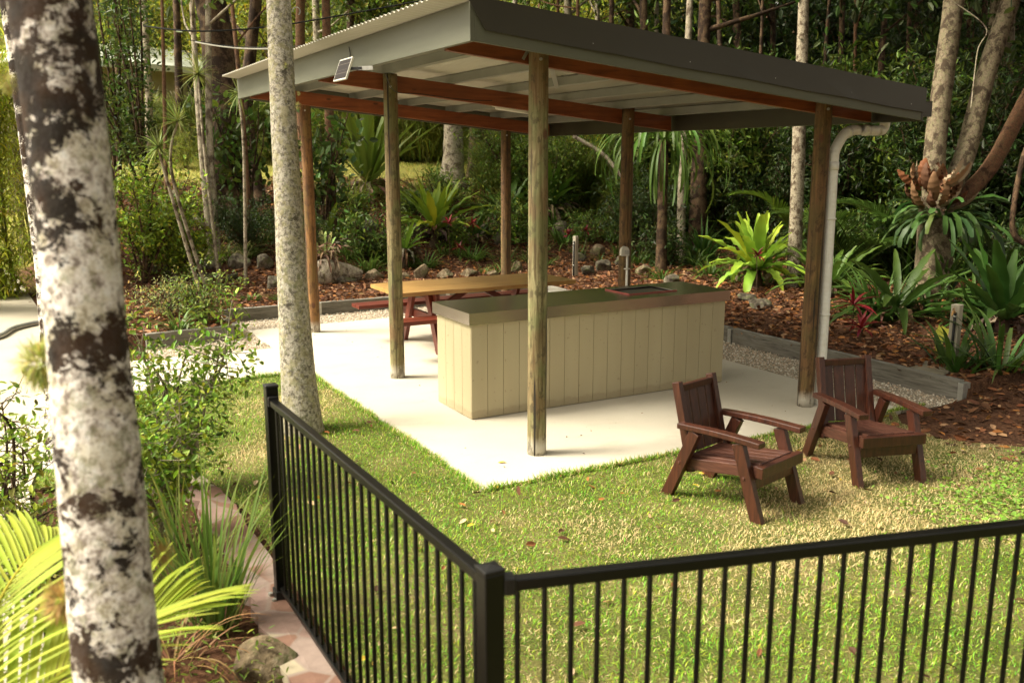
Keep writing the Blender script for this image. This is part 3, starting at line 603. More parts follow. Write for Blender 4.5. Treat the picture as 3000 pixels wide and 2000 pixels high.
# ------------------------------------------------------------------ counter
KX0, KX1, KY0, KY1, KH = -.031, 2.677, 1.012, 1.685, .90
ct = tag(empty('barbecue_counter', (KX0, KY0, 0)), 'long cream clad counter with a stainless steel top', 'counter')
def clad(mb, horiz, a0, a1, f0, sgn):
    nb = max(1, round((a1 - a0) / .151)); w_ = (a1 - a0) / nb
    for i in range(nb):
        p, q = a0 + i * w_ + .0018, a0 + (i + 1) * w_ - .0018
        if horiz: mb.box(p, q, *sorted((f0, f0 + sgn * .012)), .006, KH - .05)
        else: mb.box(*sorted((f0, f0 + sgn * .012)), p, q, .006, KH - .05)
def cream():
    m, nt, bs = newmat('cream_paint'); v = coords(nt); n1 = noise(nt, coords(nt, (3, 3, .4)), 1, 2); n2 = noise(nt, coords(nt, (1, 1, 2)), 9, 6, .7)
    c = ramp(nt, n1, [(.35, (.39, .33, .20)), (.65, (.43, .37, .23))])
    sp = nt.nodes.new('ShaderNodeSeparateXYZ'); tc = nt.nodes.new('ShaderNodeTexCoord'); nt.links.new(tc.outputs['Object'], sp.inputs[0])
    q = nt.nodes.new('ShaderNodeMath'); q.operation = 'MULTIPLY_ADD'; q.inputs[1].default_value = -.12; nt.links.new(n2, q.inputs[0]); nt.links.new(sp.outputs[2], q.inputs[2])
    c = mixc(nt, ramp(nt, q.outputs[0], [(-.0, .35), (.02, 0.)]), c, (.24, .18, .10))
    c = mixc(nt, ramp(nt, noise(nt, v, 26, 3), [(.66, 0.), (.69, .5)]), c, (.2, .15, .09))
    nt.links.new(c, bs.inputs['Base Color']); bs.inputs['Roughness'].default_value = .55; return m
M['cream_paint'] = cream()
Lx, Ly = KX1 - KX0, KY1 - KY0
mb = MB(); mb.box(.013, Lx - .013, .013, Ly - .013, 0, KH - .05); mb.build('carcass', simple('carcass_dark', [(.4, (.12, .10, .06)), (.6, (.15, .12, .08))], 4), ct)
for args in ((True, .0, Lx, .012, -1), (True, .0, Lx, Ly - .012, 1), (False, .0125, Ly - .0125, .012, -1), (False, .0125, Ly - .0125, Lx - .012, 1)):
    mb = MB(); clad(mb, *args); mb.build('cladding', M['cream_paint'], ct, bevel=.0012)
def steel(name, c0, rough0):
    m, nt, bs = newmat(name); n_ = noise(nt, coords(nt, (1, 1, 1)), 2.5, 2, .5)
    nt.links.new(ramp(nt, n_, [(.35, tuple(x * .92 for x in c0)), (.65, c0)]), bs.inputs['Base Color']); bs.inputs['Metallic'].default_value = 1
    bs.inputs['Roughness'].default_value = rough0; bump(nt, bs, n_, .15, .01); return m
M['steel'] = steel('steel', (.52, .48, .43), .25)
ox = .03; hx0, hx1, hy0, hy1 = 1.73, 2.24, .20, .55   # opening for the hotplate
mb = MB()
for (a, b, c_, d_) in ((-ox, hx0, -ox, Ly + ox), (hx1, Lx + ox, -ox, Ly + ox), (hx0, hx1, -ox, hy0), (hx0, hx1, hy1, Ly + ox)):
    mb.add([(a, c_, KH), (b, c_, KH), (b, d_, KH), (a, d_, KH)], [(0, 1, 2, 3)])
kz = KH - .098
for (p, q) in (((-ox, -ox), (Lx + ox, -ox)), ((Lx + ox, -ox), (Lx + ox, Ly + ox)), ((Lx + ox, Ly + ox), (-ox, Ly + ox)), ((-ox, Ly + ox), (-ox, -ox))):
    mb.add([(*p, KH), (*p, kz), (*q, kz), (*q, KH)], [(0, 1, 2, 3)])
mb.add([(-ox, -ox, kz), (-ox, Ly + ox, kz), (Lx + ox, Ly + ox, kz), (Lx + ox, -ox, kz)], [(0, 1, 2, 3)])
mb.build('worktop', M['steel'], ct)
hp = tag(empty('barbecue_hotplate', (KX0 + (hx0 + hx1) / 2, KY0 + (hy0 + hy1) / 2, KH)), 'sunken barbecue hotplate with a red-edged rim in the counter top', 'hotplate')
hw, hh = (hx1 - hx0) / 2, (hy1 - hy0) / 2
mb = MB(); mb.box(-hw, hw, -hh, hh, -.04, -.012); mb.build('plate', steel('plate_steel', (.32, .31, .27), .45), hp)
mb = MB(); t_ = .016
mb.box(-hw - t_, hw + t_, -hh - t_, -hh, .001, .008); mb.box(-hw - t_, hw + t_, hh, hh + t_, .001, .008); mb.box(-hw - t_, -hw, -hh, hh, .001, .008); mb.box(hw, hw + t_, -hh, hh, .001, .008)
mb.build('rim', M['steel'], hp)
mb = MB(); mb.box(-hw - t_ - .006, hw + t_ + .006, -hh - t_ - .007, -hh - t_ - .001, .0015, .011); mb.box(-hw - t_ - .007, -hw - t_ - .001, -hh - t_, hh + t_, .0015, .011)
mb.build('seal', simple('red_seal', [(.3, (.30, .06, .045)), (.7, (.38, .09, .07))], 20, rough=.5), hp)

# ------------------------------------------------------------------ picnic table
pt = tag(empty('picnic_table', (0, 0, 0)), 'long picnic table with pale timber top and red-brown frame', 'table')
TZ = .71; x0, x1 = .36, 2.62; ya, yb = 3.50, 4.42
xsn = np.linspace(x0, x1, 26); g = np.random.default_rng(3)
fe = ya + .02 * np.sin(xsn * 3.1) + .014 * np.sin(xsn * 8 + 1) + .02; be = yb - .015 * np.sin(xsn * 2.3 + 2)
for nm_, lo, hi in (('plank', fe, (fe + be) / 2 - .002), ('plank', (fe + be) / 2 + .002, be)):
    V = np.concatenate([np.c_[xsn, lo, np.full(26, TZ)], np.c_[xsn, hi, np.full(26, TZ)], np.c_[xsn, lo + (.008 if nm_ == 'plank' else 0), np.full(26, TZ - .045)], np.c_[xsn, hi, np.full(26, TZ - .045)]])
    i = np.arange(25); Q = np.concatenate([np.stack([i, i + 1, i + 27, i + 26], -1), np.stack([i + 52, i + 78, i + 79, i + 53], -1), np.stack([i, i + 52, i + 53, i + 1], -1), np.stack([i + 26, i + 27, i + 79, i + 78], -1)])
    mb = MB(); mb.addq(V, Q); mb.add(V[[0, 26, 78, 52]], [(0, 1, 2, 3)]); mb.add(V[[25, 77, 103, 51]], [(0, 1, 2, 3)]); mb.build('tabletop', M['pine'], pt)
RT_ = M['red_timber']; yc = 3.99; tz = TZ - .046
for lx in (.80, 2.20):
    for s_ in (-1, 1):
        mb = MB(); mb.bar((lx, yc + s_ * .51, 0), (lx, yc + s_ * .20, tz), .045, .10, (1, 0, 0)); mb.build('leg', RT_, pt, bevel=.003)
    mb = MB(); mb.bar((lx + .047, yc - .80, .355), (lx + .047, yc + .80, .355), .045, .10, (1, 0, 0)); mb.build('bench_bearer', RT_, pt, bevel=.003)
    mb = MB(); mb.bar((lx + .047, yc - .38, tz - .045), (lx + .047, yc + .38, tz - .045), .045, .09, (1, 0, 0)); mb.build('top_bearer', RT_, pt, bevel=.003)
for a, b in ((.86, 1.44), (2.14, 1.56)):
    mb = MB(); mb.bar((a, yc, .33), (b, yc, tz - .01), .045, .07, (0, 1, 0)); mb.build('brace', RT_, pt, bevel=.003)
for s_ in (-1, 1):
    for k in (0, 1):
        y_ = yc + s_ * (.57 + .135 * k); mb = MB(); mb.box(x0 - .12, x1 + .02, y_ - .0625, y_ + .0625, .406, .448); mb.build('bench', RT_, pt, bevel=.004)

# ------------------------------------------------------------------ chairs
def make_chair():
    """front is -Y, origin on the ground at the centre"""
    t = empty('garden_chair'); CM, CW = M['chair_timber'], M['chair_worn']
    def part(nm, a, b, w_, h_, side, m_=CM, par=None): q = MB(); q.bar(a, b, w_, h_, side); return q.build(nm, m_, par or t, bevel=.004)
    W = .235
    for s_ in (-1, 1):
        part('leg', (s_ * W, -.335, 0), (s_ * W, -.175, .475), .045, .075, (1, 0, 0))
        part('leg', (s_ * W, .345, 0), (s_ * W, .135, .475), .045, .075, (1, 0, 0))
        q = MB(); n_ = 9; yy_ = np.linspace(.265, -.335, n_); zz = .494 + .009 * np.sin(np.linspace(0, 1, n_) * 3.1); wd = .040 + .012 * np.linspace(0, 1, n_) ** .6
        V = []; 
        for y_, z_, w__ in zip(yy_, zz, wd): V += [(s_ * W - w__ * .7, y_, z_ - .018), (s_ * W + w__ * .7, y_, z_ - .018), (s_ * W + w__ * .7, y_, z_ + .018), (s_ * W - w__ * .7, y_, z_ + .018)]
        F = [(0, 1, 2, 3), tuple(np.array((3, 2, 1, 0)) + 4 * (n_ - 1))]
        for i_ in range(n_ - 1):
            for j_ in range(4): F.append((4 * i_ + j_, 4 * i_ + 4 + j_, 4 * i_ + 4 + (j_ + 1) % 4, 4 * i_ + (j_ + 1) % 4))
        q.add(V, F); q.build('armrest', CM, t, bevel=.005)
        part('side_rail', (s_ * (W - .047), -.31, .315), (s_ * (W - .047), .27, .235), .042, .075, (1, 0, 0), CW)
        part('back_stile', (s_ * (W - .05), .19, .19), (s_ * (W - .05), .33, .755), .045, .055, (1, 0, 0))
        for y_, z_ in ((-.235, .27), (.24, .255)):
            q = MB(); q.tube([(s_ * (W + .022), y_, z_), (s_ * (W + .028), y_, z_)], [.011, .008], 10); q.build('bolt', CW, t)
    part('front_rail', (-W + .0, -.325, .32), (W - .0, -.325, .32), .045, .07, (0, 1, 0))
    part('stretcher', (-W + .024, -.27, .235), (W - .024, -.27, .235), .04, .07, (0, 1, 0))
    part('stretcher', (-W + .024, .26, .205), (W - .024, .26, .205), .04, .06, (0, 1, 0))
    for k in range(5):
        x = (k - 2) * .0715
        part('seat_slat', (x, -.30, .352), (x, .22, .288), .066, .02, (1, 0, 0), CW)
    part('top_rail', (-W + .075, .315, .715), (W - .075, .315, .715), .032, .045, (0, 1, 0))
    for k in range(4):
        x = (k - 1.5) * .087
        part('back_slat', (x, .232, .30), (x, .318, .695), .076, .018, (1, 0, 0))
    return t
c1 = make_chair()
F1 = np.array([.155, -.605]); c1c = np.array([.665, -1.355]); c1.location = (*c1c, -.03); c1.rotation_euler = (0, 0, math.atan2(F1[1], F1[0]) + math.pi / 2)
tag(c1, 'dark stained timber armchair nearer the slab corner, turned slightly right', 'chair', 'timber garden armchairs on the lawn')
c2 = copy_tree(c1); F2 = np.array([-.155, -.505]); c2.location = (1.86, -1.36, -.03); c2.rotation_euler = (0, 0, math.atan2(F2[1], F2[0]) + math.pi / 2)
tag(c2, 'dark stained timber armchair in front of the white downpipe, seen from the front', 'chair', 'timber garden armchairs on the lawn')

# ------------------------------------------------------------------ black pool fence
fn = tag(empty('metal_fence', (-2.245, -3.57, 0)), 'black tubular metal fence with square posts around the lawn corner', 'fence')
BM = M['black_metal']; fy = 2.24
for (x, y, h, n_) in ((0, 0, 1.085, 'post'), (0.0, fy, 1.085, 'post')):
    mb = MB(); mb.box(x - .029, x + .029, y - .029, y + .029, -.05, h - .012); p_ = mb.build('post', BM, fn, bevel=.004)
    mb = MB(); mb.add([(x + a * .031, y + b * .031, h - .012) for a, b in ((-1, -1), (1, -1), (1, 1), (-1, 1))] + [(x + a * .031, y + b * .031, h) for a, b in ((-1, -1), (1, -1), (1, 1), (-1, 1))] + [(x, y, h + .006)], [(3, 2, 1, 0), (0, 1, 5, 4), (1, 2, 6, 5), (2, 3, 7, 6), (3, 0, 4, 7), (4, 5, 8), (5, 6, 8), (6, 7, 8), (7, 4, 8)])
    mb.build('post_cap', M['black'], p_, bevel=.003)
rd = np.array([1.58, -.43]); rd /= np.linalg.norm(rd)
def rail(a, b, wd, h): mb = MB(); mb.bar(a, b, wd, h, (-(b[1] - a[1]), b[0] - a[0], 0)); return mb.build('rail', BM, fn, bevel=.004)
rail((0, .031, 1.04), (0, fy - .031, 1.005), .038, .030); rail((0, .031, .085), (0, fy - .031, .06), .03, .026)
E_ = rd * 3.3
rail((rd[0] * .034, rd[1] * .034, 1.032), (*E_, 1.032), .038, .034); rail((rd[0] * .034, rd[1] * .034, .085), (*E_, .085), .036, .03)
for k in range(26):
    y = .031 + (fy - .062) * (k + .7) / 26.4
    z = 1.04 - .035 * y / fy
    mb = MB(); mb.tube([(0, y, .06), (0, y, z - .012)], .008, 10, caps=False); mb.build('picket', BM, fn, smooth=True)
for k in range(41):
    d_ = .075 * (k + .98); mb = MB(); mb.tube([(rd[0] * d_, rd[1] * d_, .08), (rd[0] * d_, rd[1] * d_, 1.018)], .008, 10, caps=False); mb.build('picket', BM, fn, smooth=True)
for (x, y, z) in ((0, fy - .035, 1.01), (rd[0] * .045, rd[1] * .045, 1.032)):
    mb = MB(); mb.bar((x - rd[0] * .012 * (x > 0), y - .012 * (x == 0) - rd[1] * .012 * (x > 0), z), (x + rd[0] * .02 * (x > 0), y + .02 * (x == 0) + rd[1] * .02 * (x > 0), z), .050, .048, (-rd[1], rd[0], 0) if x else (1, 0, 0)); mb.build('rail_bracket', M['black'], fn, bevel=.004)
mb = MB(); mb.box(-.06, .06, fy - .05, fy + .05, -.012, -.002); mb.box(-.036, .036, fy - .036, fy + .036, -.002, .05); bp = mb.build('base_plate', M['black'], fn, bevel=.003)
for a in (-.045, .045):
    mb = MB(); mb.tube([(-.047, fy + a * .8, -.002), (-.047, fy + a * .8, .02)], .011, 6); mb.build('anchor_bolt', M['galv'], bp)

# ------------------------------------------------------------------ stone garden edge, sleepers
def ledge():
    cx = [(-3.05, 1.02), (-2.7, .98), (-2.42, .85), (-2.30, .45), (-2.26, -.1), (-2.27, -1.03), (-2.285, -1.4), (-2.30, -2.2), (-2.32, -3.2), (-2.34, -9)]
    P = path([(a, b, 0) for a, b in cx], 60); T = np.gradient(P, axis=0); T /= np.linalg.norm(T, axis=1)[:, None]; N = np.stack([-T[:, 1], T[:, 0], 0 * T[:, 0]], -1)
    g = np.random.default_rng(5); wl = .11 + .03 * g.uniform(-1, 1, 60); wr = .085 + .012 * g.uniform(-1, 1, 60)
    n_ = len(P); z = .0 + .006 * g.uniform(-1, 1, n_)
    rows = [P + N * wr[:, None] + [0, 0, -.15], P + N * wr[:, None] + [0, 0, 0], P - N * 0.02 + [0, 0, .006], P - N * wl[:, None], P - N * (wl[:, None] + .02) + [0, 0, -.3]]
    for i_ in (1, 2, 3): rows[i_][:, 2] += z
    V = np.concatenate(rows); i = np.arange(n_ - 1); Q = np.concatenate([np.stack([i + k * n_, i + 1 + k * n_, i + 1 + (k + 1) * n_, i + (k + 1) * n_], -1) for k in range(4)])
    mb = MB(); mb.addq(V, Q)
    m, nt, bs = newmat('crazy_paving'); v = coords(nt); vo = nt.nodes.new('ShaderNodeTexVoronoi'); vo.inputs['Scale'].default_value = 4.2; nt.links.new(v, vo.inputs['Vector'])
    ve = nt.nodes.new('ShaderNodeTexVoronoi'); ve.feature = 'DISTANCE_TO_EDGE'; ve.inputs['Scale'].default_value = 4.2; nt.links.new(v, ve.inputs['Vector'])
    sp = nt.nodes.new('ShaderNodeSeparateColor'); nt.links.new(vo.outputs['Color'], sp.inputs[0])
    c = ramp(nt, sp.outputs[0], [(.0, (.24, .155, .125)), (.35, (.27, .20, .165)), (.6, (.20, .105, .07)), (.8, (.36, .31, .21)), (1, (.25, .17, .14))], 'CONSTANT')
    n1 = noise(nt, v, 9, 6, .65); c = mixc(nt, .6, c, ramp(nt, n1, [(.3, (.55, .5, .5)), (.7, (1, 1, 1))]), 'MULTIPLY')
    c = mixc(nt, ramp(nt, ve.outputs['Distance'], [(.02, .8), (.05, 0.)]), c, (.22, .165, .135))
    nt.links.new(c, bs.inputs['Base Color']); bs.inputs['Roughness'].default_value = .85; bump(nt, bs, n1, .6, .012)
    tag(mb.build('stone_edging', m), 'winding pinkish crazy-paved stone edge below the black fence', 'garden edging')
ledge()
def sleeper(a, b, h, label, w_=.075, z0=-.05):
    mb = MB(); a = np.array(a, float); b = np.array(b, float); n_ = 24
    d = (b - a) / np.linalg.norm(b - a); s_ = np.array([-d[1], d[0]]); L = np.linalg.norm(b - a); tt = np.linspace(0, 1, n_); g = np.random.default_rng(int(L * 1000))
    V = []
    for t_ in tt:
        p = a + (b - a) * t_
        for (q, z) in ((-.5, z0), (.5, z0), (.5, h), (-.5, h)): V.append((*(p + s_ * (q * w_ + .003 * g.uniform(-1, 1))), z + .003 * g.uniform(-1, 1)))
    F = [(3, 2, 1, 0), tuple(np.array((0, 1, 2, 3)) + 4 * (n_ - 1))]
    for i_ in range(n_ - 1):
        for j_ in range(4): F.append((4 * i_ + j_, 4 * i_ + (j_ + 1) % 4, 4 * i_ + 4 + (j_ + 1) % 4, 4 * i_ + 4 + j_))
    mb.add(V, F); o = mb.build('timber_sleeper', M['grey_timber'], None, bevel=.006)
    tag(o, label, 'sleeper', 'weathered timber sleepers edging the beds'); return o
m, nt, bs = newmat('sleeper_wood'); v = coords(nt, (1, 1, 1)); 
M['grey_timber'] = None
def sl_mat():
    m, nt, bs = newmat('sleeper_grey'); v = coords(nt, (1.2, 1.2, 16)); f = noise(nt, v, 2.2, 7, .65, 1.2)
    c = ramp(nt, f, [(.3, (.045, .042, .034)), (.45, (.15, .14, .115)), (.6, (.22, .21, .175)), (.8, (.30, .285, .24))])
    big = noise(nt, coords(nt), 1.5, 3); c = mixc(nt, ramp(nt, big, [(.4, .4), (.6, 0.)]), c, (.12, .105, .075))
    nt.links.new(c, bs.inputs['Base Color']); bs.inputs['Roughness'].default_value = .9; bump(nt, bs, f, .8, .01); return m
M['grey_timber'] = sl_mat()
sleeper((-.90, 6.855), (.44, 6.855), .155, 'grey weathered sleeper left of the galvanised joiner behind the slab')
sleeper((.50, 6.855), (2.42, 6.855), .155, 'grey weathered sleeper running behind the picnic table')
sleeper((2.48, 6.855), (4.11, 6.855), .155, 'grey weathered sleeper in the far corner of the gravel strip')
sleeper((4.155, 6.88), (4.155, 5.05), .165, 'pale grey sleeper turning the far corner behind the counter')
sleeper((4.155, 5.0), (4.155, 2.52), .165, 'grey weathered sleeper hidden mostly behind the counter')
sleeper((4.155, 2.46), (4.155, -.50), .165, 'long grey sleeper beside the gravel right of the counter')
sleeper((-1.98, 5.53), (-.97, 5.60), .155, 'short grey sleeper left of the lichen trunk')
sleeper((-.935, 5.61), (-.935, 6.81), .155, 'grey sleeper joining the short front one to the back row')
for (x, y, dx, dy, t_) in ((.47, 6.85, .028, .05, 'between the two sleepers behind the pole'), (2.45, 6.85, .028, .05, 'behind the picnic table'), (4.15, 2.49, .05, .028, 'midway along the right hand sleepers'), (4.15, -.53, .05, .026, 'at the near end of the right hand sleepers'), (4.13, 6.83, .028, .05, 'in the far corner of the sleepers')):
    mb = MB(); mb.box(x - dx, x + dx, y - dy, y + dy, -.05, .152); tag(mb.build('sleeper_joiner', M['galv']), 'galvanised steel joiner ' + t_, 'joiner', 'steel joiners between the sleepers')
# steel kerb at the driveway
mb = MB(); P = path([G(-60, 800), G(0, 785), G(30, 768), G(70, 757), G(100, 752)], 30); P[:, 2] = .02; mb.tube(P, .035, 10); tag(mb.build('curved_edging', M['galv'], smooth=True), 'curved grey edging at the driveway left of the trunks', 'edging')

# ------------------------------------------------------------------ rocks
def rockm(name, c1, c2, c3):
    m, nt, bs = newmat(name); v = coords(nt); n1 = noise(nt, v, 6, 8, .7); n2 = noise(nt, v, 28, 5, .7)
    c = ramp(nt, n1, [(.4, c1), (.5, c2), (.6, c3)]); c = mixc(nt, .7, c, ramp(nt, n2, [(.4, (.4, .38, .34)), (.56, (1, 1, 1))]), 'MULTIPLY')
    c = mixc(nt, ramp(nt, noise(nt, v, 9, 5, .7), [(.52, 0.), (.58, .6)]), c, (.09, .11, .035))
    nt.links.new(c, bs.inputs['Base Color']); bs.inputs['Roughness'].default_value = .92; bs.inputs['Specular IOR Level'].default_value = .2
    bump(nt, bs, mixc(nt, .5, n1, n2), 1.0, .03); return m
M['rock'] = rockm('rock', (.06, .05, .036), (.13, .11, .08), (.21, .18, .135)); M['rock_tan'] = rockm('rock_tan', (.11, .08, .05), (.20, .15, .09), (.28, .22, .15))
def rock(p, w_, d_, h_, label, group, mat='rock', seed=0, rz=None):
    w_, d_, h_ = w_ * .82, d_ * .82, h_ * .8
    g = np.random.default_rng(seed); import bmesh
    bm = bmesh.new(); bmesh.ops.create_icosphere(bm, subdivisions=4, radius=1)
    K = g.normal(size=(7, 3)) * 1.5; ph = g.uniform(0, 6.28, 7); cuts = rsph(13, g); cd = g.uniform(.55, .9, 13)
    for v_ in bm.verts:
        c = np.array(v_.co); 
        for q, dd in zip(cuts, cd):
            e = c @ q - dd
            if e > 0: c = c - q * e * .93
        r = 1 + .06 * np.sin(K @ c * 1.6 + ph).sum() / 2
        v_.co = Vector(c * r * np.array([w_ / 2, d_ / 2, h_ / 2]))
    me = bpy.data.meshes.new('rock'); bm.to_mesh(me); bm.free()
    for pl in me.polygons: pl.use_smooth = True
    me.materials.append(M[mat]); o = bpy.data.objects.new('rock', me); COL.objects.link(o)
    o.location = (float(p[0]), float(p[1]), float(p[2]) + h_ * .2); o.rotation_euler = (0, 0, g.uniform(0, 3.1) if rz is None else rz)
    tag(o, label, 'rock', group); return o
ORD = ['first', 'second', 'third', 'fourth', 'fifth', 'sixth', 'seventh', 'eighth', 'ninth', 'tenth', 'eleventh', 'twelfth', 'thirteenth', 'fourteenth']
RB = -0.35
for i_, (px, py, w_, h_) in enumerate([(340, 628, 50, 34), (392, 628, 52, 34), (432, 622, 42, 30), (482, 614, 68, 46), (548, 612, 62, 44), (606, 614, 56, 44)]):
    p = G(px, py); s_ = DEP(p) / FPX * 1.2755
    rock(p, w_ * s_, w_ * s_ * .8, h_ * s_ * 1.25, f'{ORD[i_]} rounded boulder from the left in the upper row below the striped grass', 'boulders edging the left bed', 'rock', 10 + i_, RB)
for i_, (px, py, w_, h_) in enumerate([(405, 645, 46, 22), (462, 642, 66, 26), (530, 640, 54, 22), (628, 662, 48, 44)]):
    p = G(px, py); s_ = DEP(p) / FPX * 1.2755
    rock(p, w_ * s_, w_ * s_ * .7, h_ * s_ * 1.25, f'{ORD[i_]} flatter stone from the left lying in front of the boulder row', 'boulders edging the left bed', 'rock', 30 + i_, RB)
for i_, (px, py, w_, h_) in enumerate([(858, 640, 52, 40), (905, 642, 34, 26), (930, 640, 34, 24), (967, 638, 46, 46), (1022, 640, 54, 32), (1080, 634, 56, 28), (1134, 634, 42, 22), (1186, 624, 38, 34)]):
    p = G(px, py); s_ = DEP(p) / FPX * 1.2755
    rock(p, w_ * s_, w_ * s_ * .8, h_ * s_ * 1.3, f'{ORD[i_]} tan boulder from the left in the row behind the picnic table', 'boulders behind the picnic table', 'rock_tan', 50 + i_, RB)
for i_, (px, py, w_, h_, m_) in enumerate([(830, 590, 60, 50, 'rock'), (812, 545, 40, 36, 'rock'), (1010, 560, 60, 34, 'rock'), (1070, 556, 60, 30, 'rock_tan'), (1335, 600, 40, 34, 'rock'), (1372, 585, 50, 36, 'rock_tan'), (1388, 622, 60, 48, 'rock'), (1425, 610, 36, 40, 'rock'), (1480, 630, 50, 40, 'rock_tan'), (1350, 630, 46, 34, 'rock'), (1545, 650, 56, 30, 'rock'), (1718, 690, 60, 30, 'rock'), (1742, 706, 86, 30, 'rock'), (1240, 600, 44, 30, 'rock')]):
    p = G(px, py); s_ = DEP(p) / FPX * 1.2755
    rock(p, w_ * s_, w_ * s_ * .8, h_ * s_ * 1.25, f'{ORD[i_]} mossy stone of those half buried in the planted bank', 'stones set in the bank', m_, 70 + i_)
rock(np.array([-2.47, -1.86, -.10]), .40, .34, .36, 'big rounded boulder set beside the stone edge near the fence foot', None, 'rock_tan', 95)
rock(G(790, 650), .55, .3, .30, 'pale weathered rock lying beside the rearmost left pole', None, 'rock', 96, .2)
for i_, (px, py, w_, h_) in enumerate([(800, 570, 60, 44), (845, 545, 70, 50), (890, 560, 60, 44), (960, 545, 70, 48), (1045, 530, 80, 44), (1105, 545, 60, 44), (1150, 560, 60, 44), (1195, 540, 60, 40), (1230, 565, 60, 44), (1290, 545, 60, 44), (1440, 560, 60, 44)]):
    p = G(px, py); s_ = DEP(p) / FPX * 1.2755
    rock(p, w_ * s_, w_ * s_ * .8, h_ * s_ * 1.5, f'{ORD[i_]} dark mossy rock from the left in the shaded wall of the bank', 'rocks walling the bank', 'rock', 120 + i_)
exec_later = []

# ------------------------------------------------------------------ plants
def birdnest(p, n=24, L=.8, W=.11, el=(.5, 1.45), bend=(.3, 1.3), col=(.10, .17, .02), label='', group=None, seed=0, wave=.12, skirt=False, name='nest_fern', yellow=.0, h=.12):
    g = np.random.default_rng(seed); t = empty(name, p); tag(t, label, 'fern', group)
    mb = MB(); az = np.arange(n) * 2.399 + g.uniform(-.2, .2, n); f = np.linspace(0, 1, n)
    e = el[1] + (el[0] - el[1]) * f + g.uniform(-.12, .12, n); b = bend[0] + (bend[1] - bend[0]) * f + g.uniform(-.15, .15, n)
    c = jcol(col, n, .2, g, .05)
    if yellow: k = g.uniform(0, 1, n) < yellow; c[k] = c[k] * [2.0, 1.25, .8]
    base = np.c_[np.cos(az) * .04, np.sin(az) * .04, np.full(n, h)]
    ribbons(mb, base, az, e, L * g.uniform(.75, 1.1, n), W * g.uniform(.8, 1.2, n), b, seg=14, prof=lambda t: np.clip(np.sin(np.pi * np.clip(t * .86 + .10, 0, 1)) ** .75, .05, 1), fold=.45, wave=wave, col=c, g=g, tipcol=c.mean(0) * [1.3, 1.1, .8])
    mb.build('fronds', M['gloss_leaf'], t, smooth=True, col=True)
    mb = MB(); k = 34 if skirt else 16; az = g.uniform(0, 6.28, k)
    ribbons(mb, np.c_[np.cos(az) * .06, np.sin(az) * .06, np.full(k, h + .03)], az, g.uniform(-.3, .5, k), L * g.uniform(.25, .6, k) * (1.15 if skirt else .6), W * .6 * g.uniform(.6, 1.1, k), g.uniform(1.0, 2.2, k), seg=8, fold=.5, wave=.3, col=jcol((.16, .11, .07), k, .35, g), g=g)
    _n = mb.n; mb.tube([(0, 0, -.25), (0, 0, .0), (0, 0, h + .06)], [.10, .11, .06], 12, .15, seed=seed); mb.C[-1] = np.tile((.09, .06, .035), (mb.n - _n, 1))
    mb.build('dead_skirt', M['litter'], t, col=True)
    return t
def straps(p, n=50, L=.5, W=.015, spread=.10, col=(.07, .12, .02), el=(.6, 1.5), bend=(.4, 1.6), label='', group=None, seed=0, name='strap_plant', cat='plant', vari=0, mat='gloss_leaf'):
    g = np.random.default_rng(seed); mb = MB(); az = g.uniform(0, 6.28, n); r = g.uniform(0, spread, n)
    c = jcol(col, n, .25, g); 
    if vari: k = g.uniform(0, 1, n) < vari; c[k] = (.45, .42, .2)
    ribbons(mb, np.c_[np.cos(az) * r, np.sin(az) * r, np.zeros(n)], az + g.uniform(-.5, .5, n), g.uniform(*el, n), L * g.uniform(.55, 1.15, n), W * g.uniform(.7, 1.3, n), g.uniform(*bend, n), seg=7, fold=.3, col=c, g=g, prof=lambda t: np.clip(1 - t ** 2.5, .03, 1), tipcol=c.mean(0) * [1.4, 1.1, .9])
    o = mb.build(name, M[mat], None, smooth=True, col=True); o.location = [float(v) for v in p]; tag(o, label, cat, group); return o
def palmfrond(mb, base, az, el, L, bend, nl=40, lw=.022, ll=.38, col=(.10, .16, .02), g=rng, lbend=.5, vee=.5):
    """one feather frond: rachis plus paired leaflets"""
    t = np.linspace(0, 1, 30); e = el - bend * t ** 1.3; st = L / 29
    c = np.cumsum(np.c_[np.cos(e) * math.cos(az), np.cos(e) * math.sin(az), np.sin(e)] * st, 0) + base
    s0 = mb.n; mb.tube(c, np.linspace(.012, .003, 30) * (L / 1.4), 5); mb.C[-1] = np.tile(np.asarray(col) * [1.5, 1.1, 1], (mb.n - s0, 1))
    for s_ in (-1, 1):
        tt = np.linspace(.12, .99, nl); k = np.interp(tt, t, np.arange(30)); i = np.clip(k.astype(int), 0, 28); f = (k - i)[:, None]
        b = c[i] * (1 - f) + c[i + 1] * f; ei = np.interp(tt, t, e)
        sp = (1.15 - .75 * tt) + g.uniform(-.05, .05, nl)
        T = np.c_[np.cos(ei) * math.cos(az), np.cos(ei) * math.sin(az), np.sin(ei)]; S = np.array([-math.sin(az), math.cos(az), 0]) * s_
        N = np.c_[-np.sin(ei) * math.cos(az), -np.sin(ei) * math.sin(az), np.cos(ei)]
        D = T * np.cos(sp)[:, None] + (S * math.cos(vee) + N * math.sin(vee)) * np.sin(sp)[:, None]
        ln = ll * np.sin(np.pi * (tt * .8 + .15)) ** .6 * g.uniform(.9, 1.08, nl)
        ribbons(mb, b, np.arctan2(D[:, 1], D[:, 0]), np.arcsin(np.clip(D[:, 2], -1, 1)), ln, lw * g.uniform(.85, 1.15, nl), lbend * g.uniform(.6, 1.4, nl), seg=5, fold=.35, col=jcol(col, nl, .12, g, .05), g=g, prof=lambda q: np.clip(np.sin(np.pi * (q * .8 + .15)), .04, 1))
